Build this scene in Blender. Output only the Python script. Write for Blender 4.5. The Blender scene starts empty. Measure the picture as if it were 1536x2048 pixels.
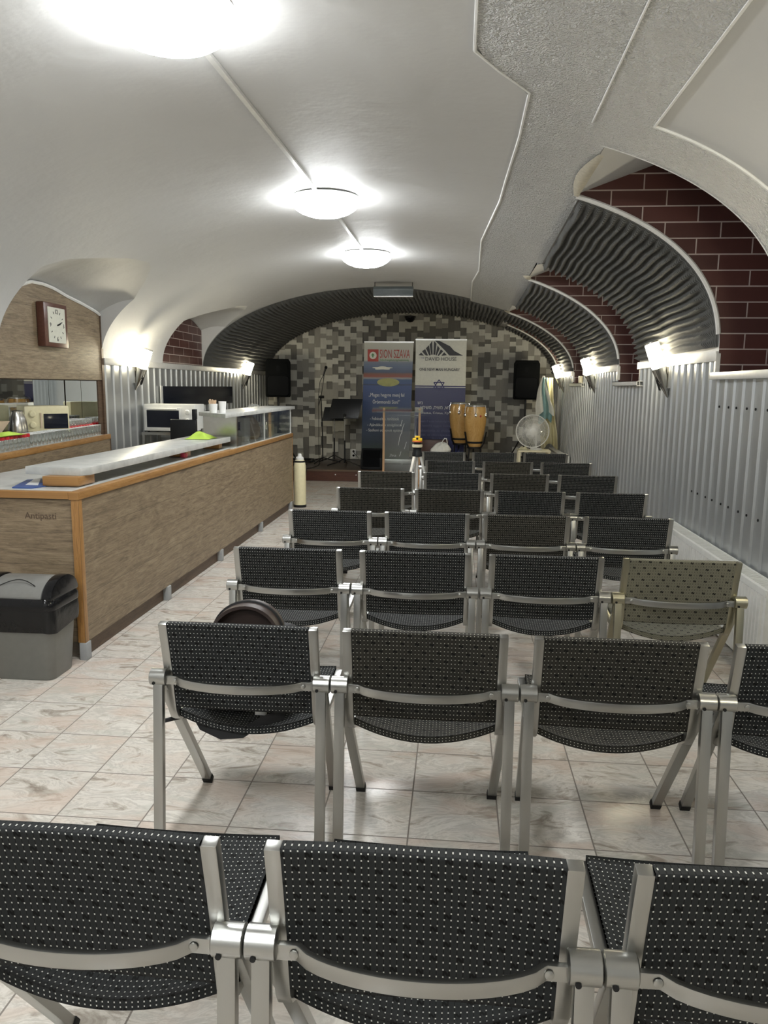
import bpy, bmesh, math, random
from mathutils import Vector, Matrix
random.seed(7)
S = bpy.context.scene
COL = S.collection
PI = math.pi

# ------------------------------------------------------------------ camera
CAM_H, FPX = 1.6165, 1540.0
PITCH, YAW, ROLL = -0.1612, -0.0925, 0.0105
fw = Vector((math.sin(YAW)*math.cos(PITCH), math.cos(YAW)*math.cos(PITCH), math.sin(PITCH)))
r0 = Vector((math.cos(YAW), -math.sin(YAW), 0)); u0 = r0.cross(fw)
rt = math.cos(ROLL)*r0 + math.sin(ROLL)*u0
up = -math.sin(ROLL)*r0 + math.cos(ROLL)*u0
cd = bpy.data.cameras.new('camera'); cam = bpy.data.objects.new('camera', cd); COL.objects.link(cam)
M3 = Matrix((rt, up, -fw)).transposed()
cam.matrix_world = Matrix.Translation((0, 0, CAM_H)) @ M3.to_4x4()
cd.sensor_fit = 'VERTICAL'; cd.sensor_height = 36.0; cd.lens = FPX/2048*36.0; cd.clip_start = 0.05
S.camera = cam
# ------------------------------------------------------------------ world, exposure, lamp power
W = bpy.data.worlds.new('world'); S.world = W; W.use_nodes = True
W.node_tree.nodes['Background'].inputs[0].default_value = (0.5, 0.5, 0.5, 1)
W.node_tree.nodes['Background'].inputs[1].default_value = 0.0
S.view_settings.view_transform = 'Standard'; S.view_settings.look = 'None'
S.view_settings.gamma = 1.0; S.view_settings.use_curve_mapping = False
S.view_settings.exposure = 0.0
CEILING_LAMP = 61.0      # emission of the frosted ceiling domes
SCONCE = 85.0            # emission of the wall sconce cylinders
S.cycles.max_bounces = 8; S.cycles.glossy_bounces = 4; S.cycles.transparent_max_bounces = 24
S.cycles.sample_clamp_indirect = 10.0

# ------------------------------------------------------------------ node helper / materials
class NT:
    def __init__(s, name):
        s.m = bpy.data.materials.new(name); s.m.use_nodes = True
        s.t = s.m.node_tree; s.t.nodes.clear()
        s.out = s.t.nodes.new('ShaderNodeOutputMaterial')
    def n(s, typ, props=None, **ins):
        nd = s.t.nodes.new('ShaderNode'+typ)
        for k, v in (props or {}).items(): setattr(nd, k, v)
        for k, v in ins.items():
            key = int(k[1:]) if k[0] == '_' else k.replace('_', ' ')
            s.set(nd.inputs[key], v)
        return nd
    def set(s, sock, v):
        if hasattr(v, 'outputs'): v = v.outputs[0]
        if isinstance(v, bpy.types.NodeSocket): s.t.links.new(v, sock)
        else:
            if isinstance(v, tuple) and len(v) == 3 and sock.type == 'RGBA': v = v+(1,)
            sock.default_value = v
    def m_(s, op, a, b=0.0, c=0.0): return s.n('Math', {'operation': op}, _0=a, _1=b, _2=c).outputs[0]
    def mix(s, f, a, b):
        nd = s.n('Mix', {'data_type': 'RGBA'})
        s.set(nd.inputs[0], f); s.set(nd.inputs[6], a); s.set(nd.inputs[7], b)
        return nd.outputs[2]
    def noise(s, vec, scale, detail=4.0, rough=0.55, dist=0.0):
        nd = s.n('TexNoise', None, Vector=vec, Scale=scale, Detail=detail, Roughness=rough, Distortion=dist)
        return nd.outputs['Fac']
    def ramp(s, f, stops, interp='LINEAR'):
        nd = s.n('ValToRGB', None, Fac=f); cr = nd.color_ramp; cr.interpolation = interp
        while len(cr.elements) < len(stops): cr.elements.new(0.5)
        for e, (p, c) in zip(cr.elements, stops):
            e.position = p; e.color = (c[0], c[1], c[2], 1) if isinstance(c, tuple) else (c, c, c, 1)
        return nd.outputs[0]
    def obj(s): return s.n('TexCoord').outputs['Object']
    def uv(s): return s.n('TexCoord').outputs['UV']
    def scale(s, vec, v): return s.n('Mapping', None, Vector=vec, Scale=v).outputs[0]
    def bump(s, h, strength=0.5, dist=0.01): return s.n('Bump', None, Strength=strength, Distance=dist, Height=h).outputs[0]
    def pbr(s, base, rough=0.5, metal=0.0, normal=None, **kw):
        b = s.n('BsdfPrincipled', None, Base_Color=base, Roughness=rough, Metallic=metal, **kw)
        if normal is not None: s.set(b.inputs['Normal'], normal)
        s.t.links.new(b.outputs[0], s.out.inputs[0]); return s.m

def plain(name, col, rough=0.5, metal=0.0, nscale=25.0, var=0.12, bump=0.0, **kw):
    if max(col) < 0.03 and not metal: kw.setdefault('Specular_IOR_Level', 0.3)
    t = NT(name); o = t.obj(); f = t.noise(o, nscale)
    a = tuple(c*(1-var) for c in col); b = tuple(min(1, c*(1+var)) for c in col)
    c = t.mix(f, a, b)
    nm = t.bump(f, bump, 0.004) if bump else None
    return t.pbr(c, rough, metal, nm, **kw)

def mat_plaster(name, col):
    t = NT(name); o = t.obj()
    f = t.noise(o, 1.3, 5, 0.6); g = t.noise(o, 9.0, 4, 0.6)
    c = t.mix(f, tuple(k*0.93 for k in col), tuple(min(1, k*1.04) for k in col))
    h = t.m_('ADD', t.m_('MULTIPLY', f, 2.0), t.m_('MULTIPLY', g, 0.25))
    return t.pbr(c, 0.6, 0, t.bump(h, 0.35, 0.02))

def mat_panel():
    t = NT('embossed_white_panel'); o = t.obj()
    w = t.n('TexVoronoi', {'feature': 'SMOOTH_F1'}, Vector=t.n('VectorMath', {'operation': 'ADD'}, _0=o, _1=t.n('TexNoise', None, Vector=o, Scale=9.0, Detail=2.0).outputs['Color']).outputs[0], Scale=17.0).outputs[0]
    a = t.noise(o, 34.0, 2, 0.55, 2.4)
    h = t.m_('ADD', a, t.m_('MULTIPLY', w, 0.5))
    c = t.mix(t.noise(o, 2.0), (0.70, 0.70, 0.69), (0.76, 0.76, 0.75))
    return t.pbr(c, 0.40, 0, t.bump(h, 1.0, 0.06))

def mat_floor():
    t = NT('marbled_floor_tile'); o = t.obj(); T = 0.3333
    sp = t.n('SeparateXYZ', None, Vector=o)
    u = t.m_('DIVIDE', t.m_('ADD', sp.outputs[0], 1.806), T); v = t.m_('DIVIDE', t.m_('SUBTRACT', sp.outputs[1], 2.568), T)
    fu, fv = t.m_('FRACT', u), t.m_('FRACT', v)
    du = t.m_('MINIMUM', fu, t.m_('SUBTRACT', 1.0, fu)); dv = t.m_('MINIMUM', fv, t.m_('SUBTRACT', 1.0, fv))
    d = t.m_('MINIMUM', du, dv); grout = t.m_('LESS_THAN', d, 0.0085)
    cell = t.n('CombineXYZ', None, X=t.m_('FLOOR', u), Y=t.m_('FLOOR', v))
    rnd = t.n('TexWhiteNoise', {'noise_dimensions': '2D'}, Vector=cell)
    off = t.n('VectorMath', {'operation': 'SCALE'}, _0=rnd.outputs['Color']); off.inputs['Scale'].default_value = 7.0
    vec = t.n('VectorMath', {'operation': 'ADD'}, _0=t.scale(o, (4.5, 10.5, 1)), _1=off).outputs[0]
    f = t.noise(vec, 1.0, 8, 0.66, 1.3)
    g = t.noise(vec, 0.45, 3, 0.5, 0.8)
    c = t.ramp(f, [(0.32, (0.28, 0.24, 0.20)), (0.40, (0.44, 0.40, 0.345)), (0.48, (0.65, 0.61, 0.55)), (0.54, (0.50, 0.47, 0.42)), (0.60, (0.68, 0.645, 0.585)), (0.70, (0.60, 0.57, 0.515))])
    c = t.mix(t.ramp(g, [(0.5, 0.0), (0.62, 0.55)]), c, (0.56, 0.44, 0.36))
    c = t.mix(t.ramp(t.noise(vec, 0.6, 3, 0.5, 1.5), [(0.55, 0.0), (0.66, 0.4)]), c, (0.47, 0.475, 0.42))
    c = t.mix(grout, c, (0.20, 0.175, 0.15))
    h = t.m_('SUBTRACT', 1.0, grout)
    rg = t.mix(grout, (0.23, 0.23, 0.23), (0.8, 0.8, 0.8))
    return t.pbr(c, rg, 0, t.bump(h, 0.4, 0.002))

def mat_brick():
    t = NT('dark_red_brick_tile'); o = t.obj(); sp = t.n('SeparateXYZ', None, Vector=o)
    # horizontal run = x + y so that every jamb face carries the pattern
    hx = t.m_('ADD', sp.outputs[0], sp.outputs[1])
    vec = t.n('CombineXYZ', None, X=hx, Y=sp.outputs[2])
    b = t.n('TexBrick', {'offset': 0.42, 'offset_frequency': 2}, Vector=vec, Color1=(0.085, 0.026, 0.021), Color2=(0.050, 0.018, 0.016), Mortar=(0.52, 0.45, 0.41), Scale=1.0)
    b.inputs['Mortar Size'].default_value = 0.0045; b.inputs['Brick Width'].default_value = 0.37; b.inputs['Row Height'].default_value = 0.1055
    b.inputs['Bias'].default_value = -0.2
    c = t.mix(t.m_('MULTIPLY', t.noise(vec, 22.0), 0.30), b.outputs[0], (0.11, 0.035, 0.026))
    return t.pbr(c, 0.42, 0, t.bump(t.m_('SUBTRACT', 1.0, b.outputs[1]), 0.5, 0.004))

def mat_wood(name, dark, mid, light, axis='y', plank=0.19, rough=0.5, stretch=9.0):
    t = NT(name); o = t.obj(); sp = t.n('SeparateXYZ', None, Vector=o)
    run = sp.outputs[{'x': 0, 'y': 1, 'z': 2}[axis]]
    hgt = sp.outputs[0] if axis == 'z' else sp.outputs[2]
    oth = t.m_('ADD', sp.outputs[0], sp.outputs[1]) if axis == 'z' else sp.outputs[2]
    row = t.m_('FLOOR', t.m_('DIVIDE', oth, plank))
    vec = t.n('CombineXYZ', None, X=t.m_('ADD', run, t.m_('MULTIPLY', row, 3.7)), Y=t.m_('MULTIPLY', oth, stretch), Z=row)
    f = t.noise(vec, 4.2, 10, 0.76, 1.2)
    k = t.noise(vec, 9.0, 5, 0.65, 3.5)
    big = t.noise(t.n('CombineXYZ', None, X=t.m_('MULTIPLY', run, 2.2), Y=t.m_('MULTIPLY', oth, 9.0), Z=row), 1.0, 6, 0.7, 2.6)
    f = t.m_('ADD', t.m_('MULTIPLY', f, 0.62), t.m_('MULTIPLY', big, 0.38))
    c = t.ramp(f, [(0.36, dark), (0.5, mid), (0.63, light)])
    c = t.mix(t.ramp(k, [(0.58, 0.0), (0.70, 0.65)]), c, tuple(x*0.6 for x in dark))
    fr = t.m_('FRACT', t.m_('DIVIDE', oth, plank))
    c = t.mix(t.m_('MULTIPLY', t.m_('LESS_THAN', fr, 0.018), 0.5), c, tuple(x*0.4 for x in dark))
    return t.pbr(c, rough, 0, t.bump(f, 0.12, 0.003))

def mat_fabric(name, base, line, dot, n_col, wear=None):
    """Woven upholstery: rows of pale stitches between dark vertical grooves, sparse dark zigzags. UV in metres."""
    t = NT(name); sp = t.n('SeparateXYZ', None, Vector=t.uv())
    PX, PY = 0.0122, 0.0158
    a = t.m_('DIVIDE', sp.outputs[0], PX); b = t.m_('DIVIDE', sp.outputs[1], PY)
    ia = t.m_('FLOOR', a); ib = t.m_('FLOOR', b)
    fa = t.m_('ABSOLUTE', t.m_('SUBTRACT', t.m_('FRACT', a), 0.5)); fb = t.m_('ABSOLUTE', t.m_('SUBTRACT', t.m_('FRACT', b), 0.5))
    isdot = t.m_('MULTIPLY', t.m_('LESS_THAN', fa, 0.105), t.m_('LESS_THAN', fb, 0.11))
    groove = t.m_('LESS_THAN', fa, 0.06)
    # zigzag marks every 4 columns, every 3 rows, staggered
    stag = t.m_('MULTIPLY', t.m_('FLOORED_MODULO', t.m_('FLOOR', t.m_('DIVIDE', ib, 2.0)), 2.0), 2.0)
    a2 = t.m_('ADD', a, 0.5); b2 = t.m_('ADD', b, 0.5); ja = t.m_('FLOOR', a2); jb = t.m_('FLOOR', b2)
    stag = t.m_('MULTIPLY', t.m_('FLOORED_MODULO', t.m_('FLOOR', t.m_('DIVIDE', jb, 2.0)), 2.0), 2.0)
    ma = t.m_('FLOORED_MODULO', t.m_('ADD', ja, stag), 4.0); mb = t.m_('FLOORED_MODULO', jb, 2.0)
    mark = t.m_('MULTIPLY', t.m_('LESS_THAN', ma, 0.5), t.m_('LESS_THAN', mb, 0.5))
    xx = t.m_('SUBTRACT', t.m_('FRACT', a2), 0.5); yy = t.m_('SUBTRACT', t.m_('FRACT', b2), 0.5)
    diag = t.m_('LESS_THAN', t.m_('ABSOLUTE', t.m_('ADD', xx, yy)), 0.26)
    ax = t.m_('ABSOLUTE', xx); sides = t.m_('GREATER_THAN', ax, 0.26)
    en = t.m_('MULTIPLY', mark, t.m_('MULTIPLY', t.m_('MAXIMUM', diag, sides), t.m_('LESS_THAN', t.m_('ABSOLUTE', yy), 0.36)))
    nz = t.noise(t.uv(), 60.0, 3)
    c = t.mix(nz, tuple(x*0.8 for x in base), tuple(x*1.25 for x in base))
    if wear:
        c = t.mix(t.ramp(t.noise(t.obj(), 3.0, 3), [(0.35, 0.35), (0.62, 1.0)]), c, wear)
    c = t.mix(groove, c, line)
    c = t.mix(en, c, n_col)
    c = t.mix(isdot, c, dot)
    h = t.m_('SUBTRACT', 1.0, groove)
    return t.pbr(c, 0.8, 0, t.bump(h, 0.5, 0.0015), **{'Specular_IOR_Level': 0.22})

def mat_emit(name, col, strength):
    t = NT(name); e = t.n('Emission', None, Color=col, Strength=strength)
    lw = t.n('LayerWeight', None, Blend=0.35)
    d = t.n('BsdfPrincipled', None, Base_Color=(0.9, 0.9, 0.9), Roughness=0.3)
    a = t.n('AddShader', None, _0=e.outputs[0], _1=d.outputs[0])
    t.t.links.new(a.outputs[0], t.out.inputs[0]); return t.m

def mat_glass(name, tint=(0.93, 0.95, 0.94), gloss=0.08, edge=0.5, milk=0.0):
    t = NT(name); tr = t.n('BsdfTransparent', None, Color=tint); gl = t.n('BsdfGlossy', None, Color=(0.95, 0.95, 0.95), Roughness=0.03)
    lw = t.n('LayerWeight', None, Blend=edge).outputs['Facing']
    f = t.m_('ADD', t.m_('MULTIPLY', t.m_('POWER', lw, 2.0), 0.6), gloss)
    mx = t.n('MixShader', None, _0=f, _1=tr.outputs[0], _2=gl.outputs[0])
    if milk: mx = t.n('MixShader', None, _0=milk, _1=mx.outputs[0], _2=t.n('BsdfDiffuse', None, Color=(0.8, 0.82, 0.81)).outputs[0])
    t.t.links.new(mx.outputs[0], t.out.inputs[0]); return t.m

def mat_alu_brushed(name, col, rough, metal, nscale):
    t = NT(name); o = t.obj(); f = t.noise(t.scale(o, (nscale, nscale, nscale*0.05)), 1.0, 4)
    g = t.noise(o, 2.2, 4)
    c = t.mix(g, tuple(x*0.90 for x in col), tuple(min(1, x*1.06) for x in col))
    r = t.m_('ADD', rough-0.05, t.m_('MULTIPLY', f, 0.10))
    return t.pbr(c, r, metal)

def mat_foam():
    t = NT('dark_acoustic_foam'); o = t.obj()
    w = t.n('TexWave', {'wave_type': 'BANDS', 'bands_direction': 'Y'}, Vector=o, Scale=14.0, Distortion=2.0, Detail=2.0).outputs['Fac']
    c = t.mix(t.noise(o, 3.0), (0.040, 0.042, 0.038), (0.062, 0.063, 0.057))
    return t.pbr(c, 0.85, 0, t.bump(w, 0.5, 0.01), **{'Sheen_Weight': 0.15})

def mat_stone():
    t = NT('grey_stone_laminate'); o = t.obj(); f = t.noise(o, 7.0, 7, 0.65, 0.6)
    c = t.ramp(f, [(0.3, (0.40, 0.41, 0.40)), (0.5, (0.50, 0.51, 0.49)), (0.7, (0.60, 0.60, 0.58))])
    return t.pbr(c, 0.35)

def mat_block(name, a, b):
    t = NT(name); o = t.obj(); f = t.noise(t.scale(o, (60, 8, 8)), 1.0, 5); g = t.noise(o, 5.0)
    c = t.mix(t.m_('ADD', t.m_('MULTIPLY', f, 0.7), t.m_('MULTIPLY', g, 0.4)), a, b)
    return t.pbr(c, 0.7)

def mat_zprint(name, stops, z0, z1, warp=0.02):
    """A print made of horizontal colour fields (banner artwork)."""
    t = NT(name); o = t.obj(); sp = t.n('SeparateXYZ', None, Vector=o)
    z = t.m_('ADD', sp.outputs[2], t.m_('MULTIPLY', t.m_('SUBTRACT', t.noise(t.scale(o, (5, 1, 3)), 1.0, 4), 0.5), warp))
    f = t.m_('DIVIDE', t.m_('SUBTRACT', z, z0), z1-z0)
    return t.pbr(t.ramp(f, stops), 0.42)

M = {}
M['plaster'] = mat_plaster('white_plaster', (0.575, 0.575, 0.565))
M['panel'] = mat_panel()
M['floor'] = mat_floor()
M['brick'] = mat_brick()
M['wood'] = mat_wood('vintage_wood_laminate', (0.095, 0.066, 0.040), (0.225, 0.168, 0.105), (0.33, 0.26, 0.17), stretch=13.0)
M['woodx'] = mat_wood('vintage_wood_laminate_across', (0.095, 0.066, 0.040), (0.225, 0.168, 0.105), (0.33, 0.26, 0.17), 'x', stretch=13.0)
M['kick'] = mat_wood('dark_kick_board', (0.06, 0.036, 0.022), (0.10, 0.062, 0.038), (0.14, 0.09, 0.055), 'y', 0.3)
M['pine'] = mat_wood('varnished_pine', (0.20, 0.095, 0.028), (0.34, 0.175, 0.055), (0.42, 0.235, 0.085), 'y', 0.4, 0.35, 14)
M['pinez'] = mat_wood('varnished_pine_upright', (0.20, 0.095, 0.028), (0.34, 0.175, 0.055), (0.42, 0.235, 0.085), 'z', 0.4, 0.35, 14)
M['beech'] = mat_wood('pale_beech', (0.42, 0.24, 0.12), (0.52, 0.32, 0.17), (0.6, 0.40, 0.23), 'z', 0.4, 0.4, 14)
M['redwood'] = mat_wood('red_brown_wood', (0.05, 0.016, 0.010), (0.085, 0.03, 0.018), (0.12, 0.045, 0.026), 'x', 0.5, 0.4)
M['stage'] = mat_wood('brown_stage_board', (0.03, 0.018, 0.012), (0.05, 0.032, 0.022), (0.075, 0.05, 0.035), 'x', 0.15, 0.35)
M['conga'] = mat_wood('lacquered_drum_wood', (0.50, 0.27, 0.075), (0.60, 0.36, 0.12), (0.68, 0.43, 0.17), 'z', 0.06, 0.18, 6)
M['stone'] = mat_stone()
M['alu'] = mat_alu_brushed('satin_aluminium', (0.42, 0.42, 0.40), 0.30, 1.0, 300)
M['alu_dull'] = mat_alu_brushed('tarnished_aluminium', (0.40, 0.38, 0.29), 0.34, 1.0, 300)
M['sheet'] = mat_alu_brushed('corrugated_aluminium_sheet', (0.52, 0.54, 0.55), 0.36, 0.8, 40)
M['trimwhite'] = plain('white_painted_edging', (0.78, 0.78, 0.76), 0.45)
M['trimalu'] = plain('pale_aluminium_trim', (0.72, 0.72, 0.70), 0.35, 0.4)
M['steel'] = plain('brushed_steel', (0.55, 0.54, 0.51), 0.25, 1.0)
M['chrome'] = plain('chrome', (0.85, 0.85, 0.85), 0.08, 1.0, var=0.02)
M['concrete'] = plain('grey_concrete_foot', (0.34, 0.35, 0.35), 0.7, bump=0.3)
M['black'] = plain('black_plastic', (0.012, 0.013, 0.015), 0.35)
M['speaker'] = plain('matte_black_speaker_shell', (0.004, 0.0045, 0.005), 0.7, Specular_IOR_Level=0.03)
M['blackgloss'] = plain('glossy_black_plastic', (0.008, 0.008, 0.009), 0.1)
M['blackmetal'] = plain('black_painted_metal', (0.012, 0.012, 0.013), 0.4, 0.3)
M['blackcloth'] = plain('black_nylon', (0.012, 0.012, 0.013), 0.6, bump=0.4)
M['brownlining'] = plain('brown_lining', (0.035, 0.022, 0.018), 0.5)
M['grille'] = plain('dark_speaker_grille', (0.006, 0.0065, 0.0075), 0.55, 0.0, nscale=400, var=0.5, Specular_IOR_Level=0.02)
M['rubber'] = plain('black_rubber', (0.01, 0.01, 0.01), 0.7)
M['darkglass'] = plain('dark_tinted_glass', (0.012, 0.014, 0.022), 0.12)
M['heater'] = plain('smoked_heater_cover', (0.10, 0.115, 0.12), 0.15)
M['fabric'] = mat_fabric('charcoal_dotted_upholstery', (0.0175, 0.0190, 0.0195), (0.003, 0.003, 0.0035), (0.56, 0.56, 0.52), (0.0015, 0.0015, 0.0015))
M['fabric_olive'] = mat_fabric('brown_tinged_dotted_upholstery', (0.016, 0.016, 0.0145), (0.004, 0.004, 0.0035), (0.42, 0.41, 0.35), (0.003, 0.003, 0.003), (0.028, 0.026, 0.021))  # charcoal cloth mixed with brown in soft noise patches
M['fabric_worn'] = mat_fabric('faded_grey_green_upholstery', (0.10, 0.098, 0.078), (0.035, 0.034, 0.027), (0.26, 0.25, 0.19), (0.010, 0.010, 0.009), (0.16, 0.153, 0.115))
M['foam'] = mat_foam()
M['lamp'] = mat_emit('lit_frosted_dome', (0.965, 0.99, 1.0), CEILING_LAMP)
M['sconce'] = mat_emit('lit_frosted_cylinder', (1.0, 0.90, 0.66), SCONCE)
M['glass'] = mat_glass('clear_glass')
M['acrylic'] = mat_glass('clear_acrylic', (0.90, 0.92, 0.91), 0.05, 0.4)
M['tumbler'] = mat_glass('tumbler_glass', (0.95, 0.965, 0.955), 0.20, 0.55, 0.05)
M['rimglass'] = plain('bright_glass_rim', (0.8, 0.82, 0.81), 0.15)
M['mirror'] = plain('mirror', (0.80, 0.82, 0.81), 0.02, 1.0, var=0.01)
M['white'] = plain('white_enamel', (0.72, 0.72, 0.69), 0.3)
M['radiator'] = plain('white_radiator_paint', (0.62, 0.62, 0.59), 0.35)
M['cream'] = plain('cream_plastic', (0.74, 0.68, 0.44), 0.35)
M['creamlight'] = plain('pale_cream_paint', (0.72, 0.66, 0.47), 0.4)
M['beige'] = plain('beige_plastic', (0.62, 0.50, 0.36), 0.5)
M['red'] = plain('red_plastic', (0.55, 0.02, 0.03), 0.3)
M['pinkred'] = plain('pink_red_plastic', (0.60, 0.05, 0.10), 0.35)
M['green'] = plain('lime_green_cloth', (0.50, 0.72, 0.10), 0.8, bump=0.5)
M['bluecard'] = plain('blue_folder_card', (0.05, 0.10, 0.30), 0.4)
M['paper'] = plain('white_paper', (0.80, 0.80, 0.78), 0.6)
M['navycloth'] = plain('navy_cloth', (0.012, 0.02, 0.10), 0.7, bump=0.4)
M['whitecloth'] = plain('white_thin_cloth', (0.70, 0.70, 0.63), 0.8, bump=0.3)
M['creamcloth'] = plain('cream_thin_cloth', (0.62, 0.58, 0.38), 0.8, bump=0.3)
M['tealcloth'] = plain('teal_grey_cloth', (0.20, 0.34, 0.34), 0.8, bump=0.3)
M['plasticbag'] = plain('white_plastic_bag', (0.88, 0.88, 0.83), 0.35, bump=0.5)
M['binlid'] = plain('grey_bin_flap', (0.19, 0.19, 0.18), 0.35)
M['binbody'] = plain('grey_bin_plastic', (0.165, 0.165, 0.15), 0.42)
M['binliner'] = plain('black_bin_liner', (0.010, 0.010, 0.010), 0.18, bump=0.8, nscale=18)
M['yellow'] = plain('yellow_plastic', (0.80, 0.52, 0.02), 0.35)
M['orange'] = plain('orange_red_plastic', (0.60, 0.13, 0.04), 0.4)
M['stickwood'] = plain('pale_stirrer_wood', (0.68, 0.50, 0.33), 0.6)
M['clockface'] = plain('cream_clock_face', (0.66, 0.66, 0.57), 0.4)
M['clockwood'] = plain('dark_cherry_clock_case', (0.10, 0.038, 0.025), 0.3, nscale=60, var=0.4)
M['ink'] = plain('dark_print', (0.03, 0.03, 0.035), 0.5)
M['inkfade'] = plain('faded_stamp_print', (0.085, 0.055, 0.035), 0.6)
M['inkwhite'] = plain('white_print', (0.72, 0.74, 0.76), 0.5)
M['inkgrey'] = plain('grey_print', (0.16, 0.17, 0.30), 0.5)
M['inkred'] = plain('red_print', (0.40, 0.045, 0.03), 0.5)
M['inkgreen'] = plain('green_print', (0.06, 0.22, 0.06), 0.5)
M['inknavy'] = plain('navy_print', (0.03, 0.03, 0.13), 0.5)
M['bannerwhite'] = plain('off_white_print', (0.68, 0.68, 0.60), 0.4)
M['oval'] = plain('olive_map_print', (0.36, 0.36, 0.13), 0.5, nscale=12, var=0.4)
M['drumskin'] = plain('drum_skin', (0.20, 0.20, 0.16), 0.5)
M['fanblade'] = mat_glass('frosted_fan_blade', (0.80, 0.80, 0.76), 0.05, 0.3)
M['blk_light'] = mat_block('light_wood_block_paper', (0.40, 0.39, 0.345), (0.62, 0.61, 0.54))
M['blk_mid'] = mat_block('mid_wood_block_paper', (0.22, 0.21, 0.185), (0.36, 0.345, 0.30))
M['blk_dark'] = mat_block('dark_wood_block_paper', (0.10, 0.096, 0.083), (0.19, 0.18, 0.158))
M['torn'] = plain('bare_beige_plaster', (0.56, 0.52, 0.42), 0.8, nscale=40, var=0.3, bump=0.6)

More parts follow.
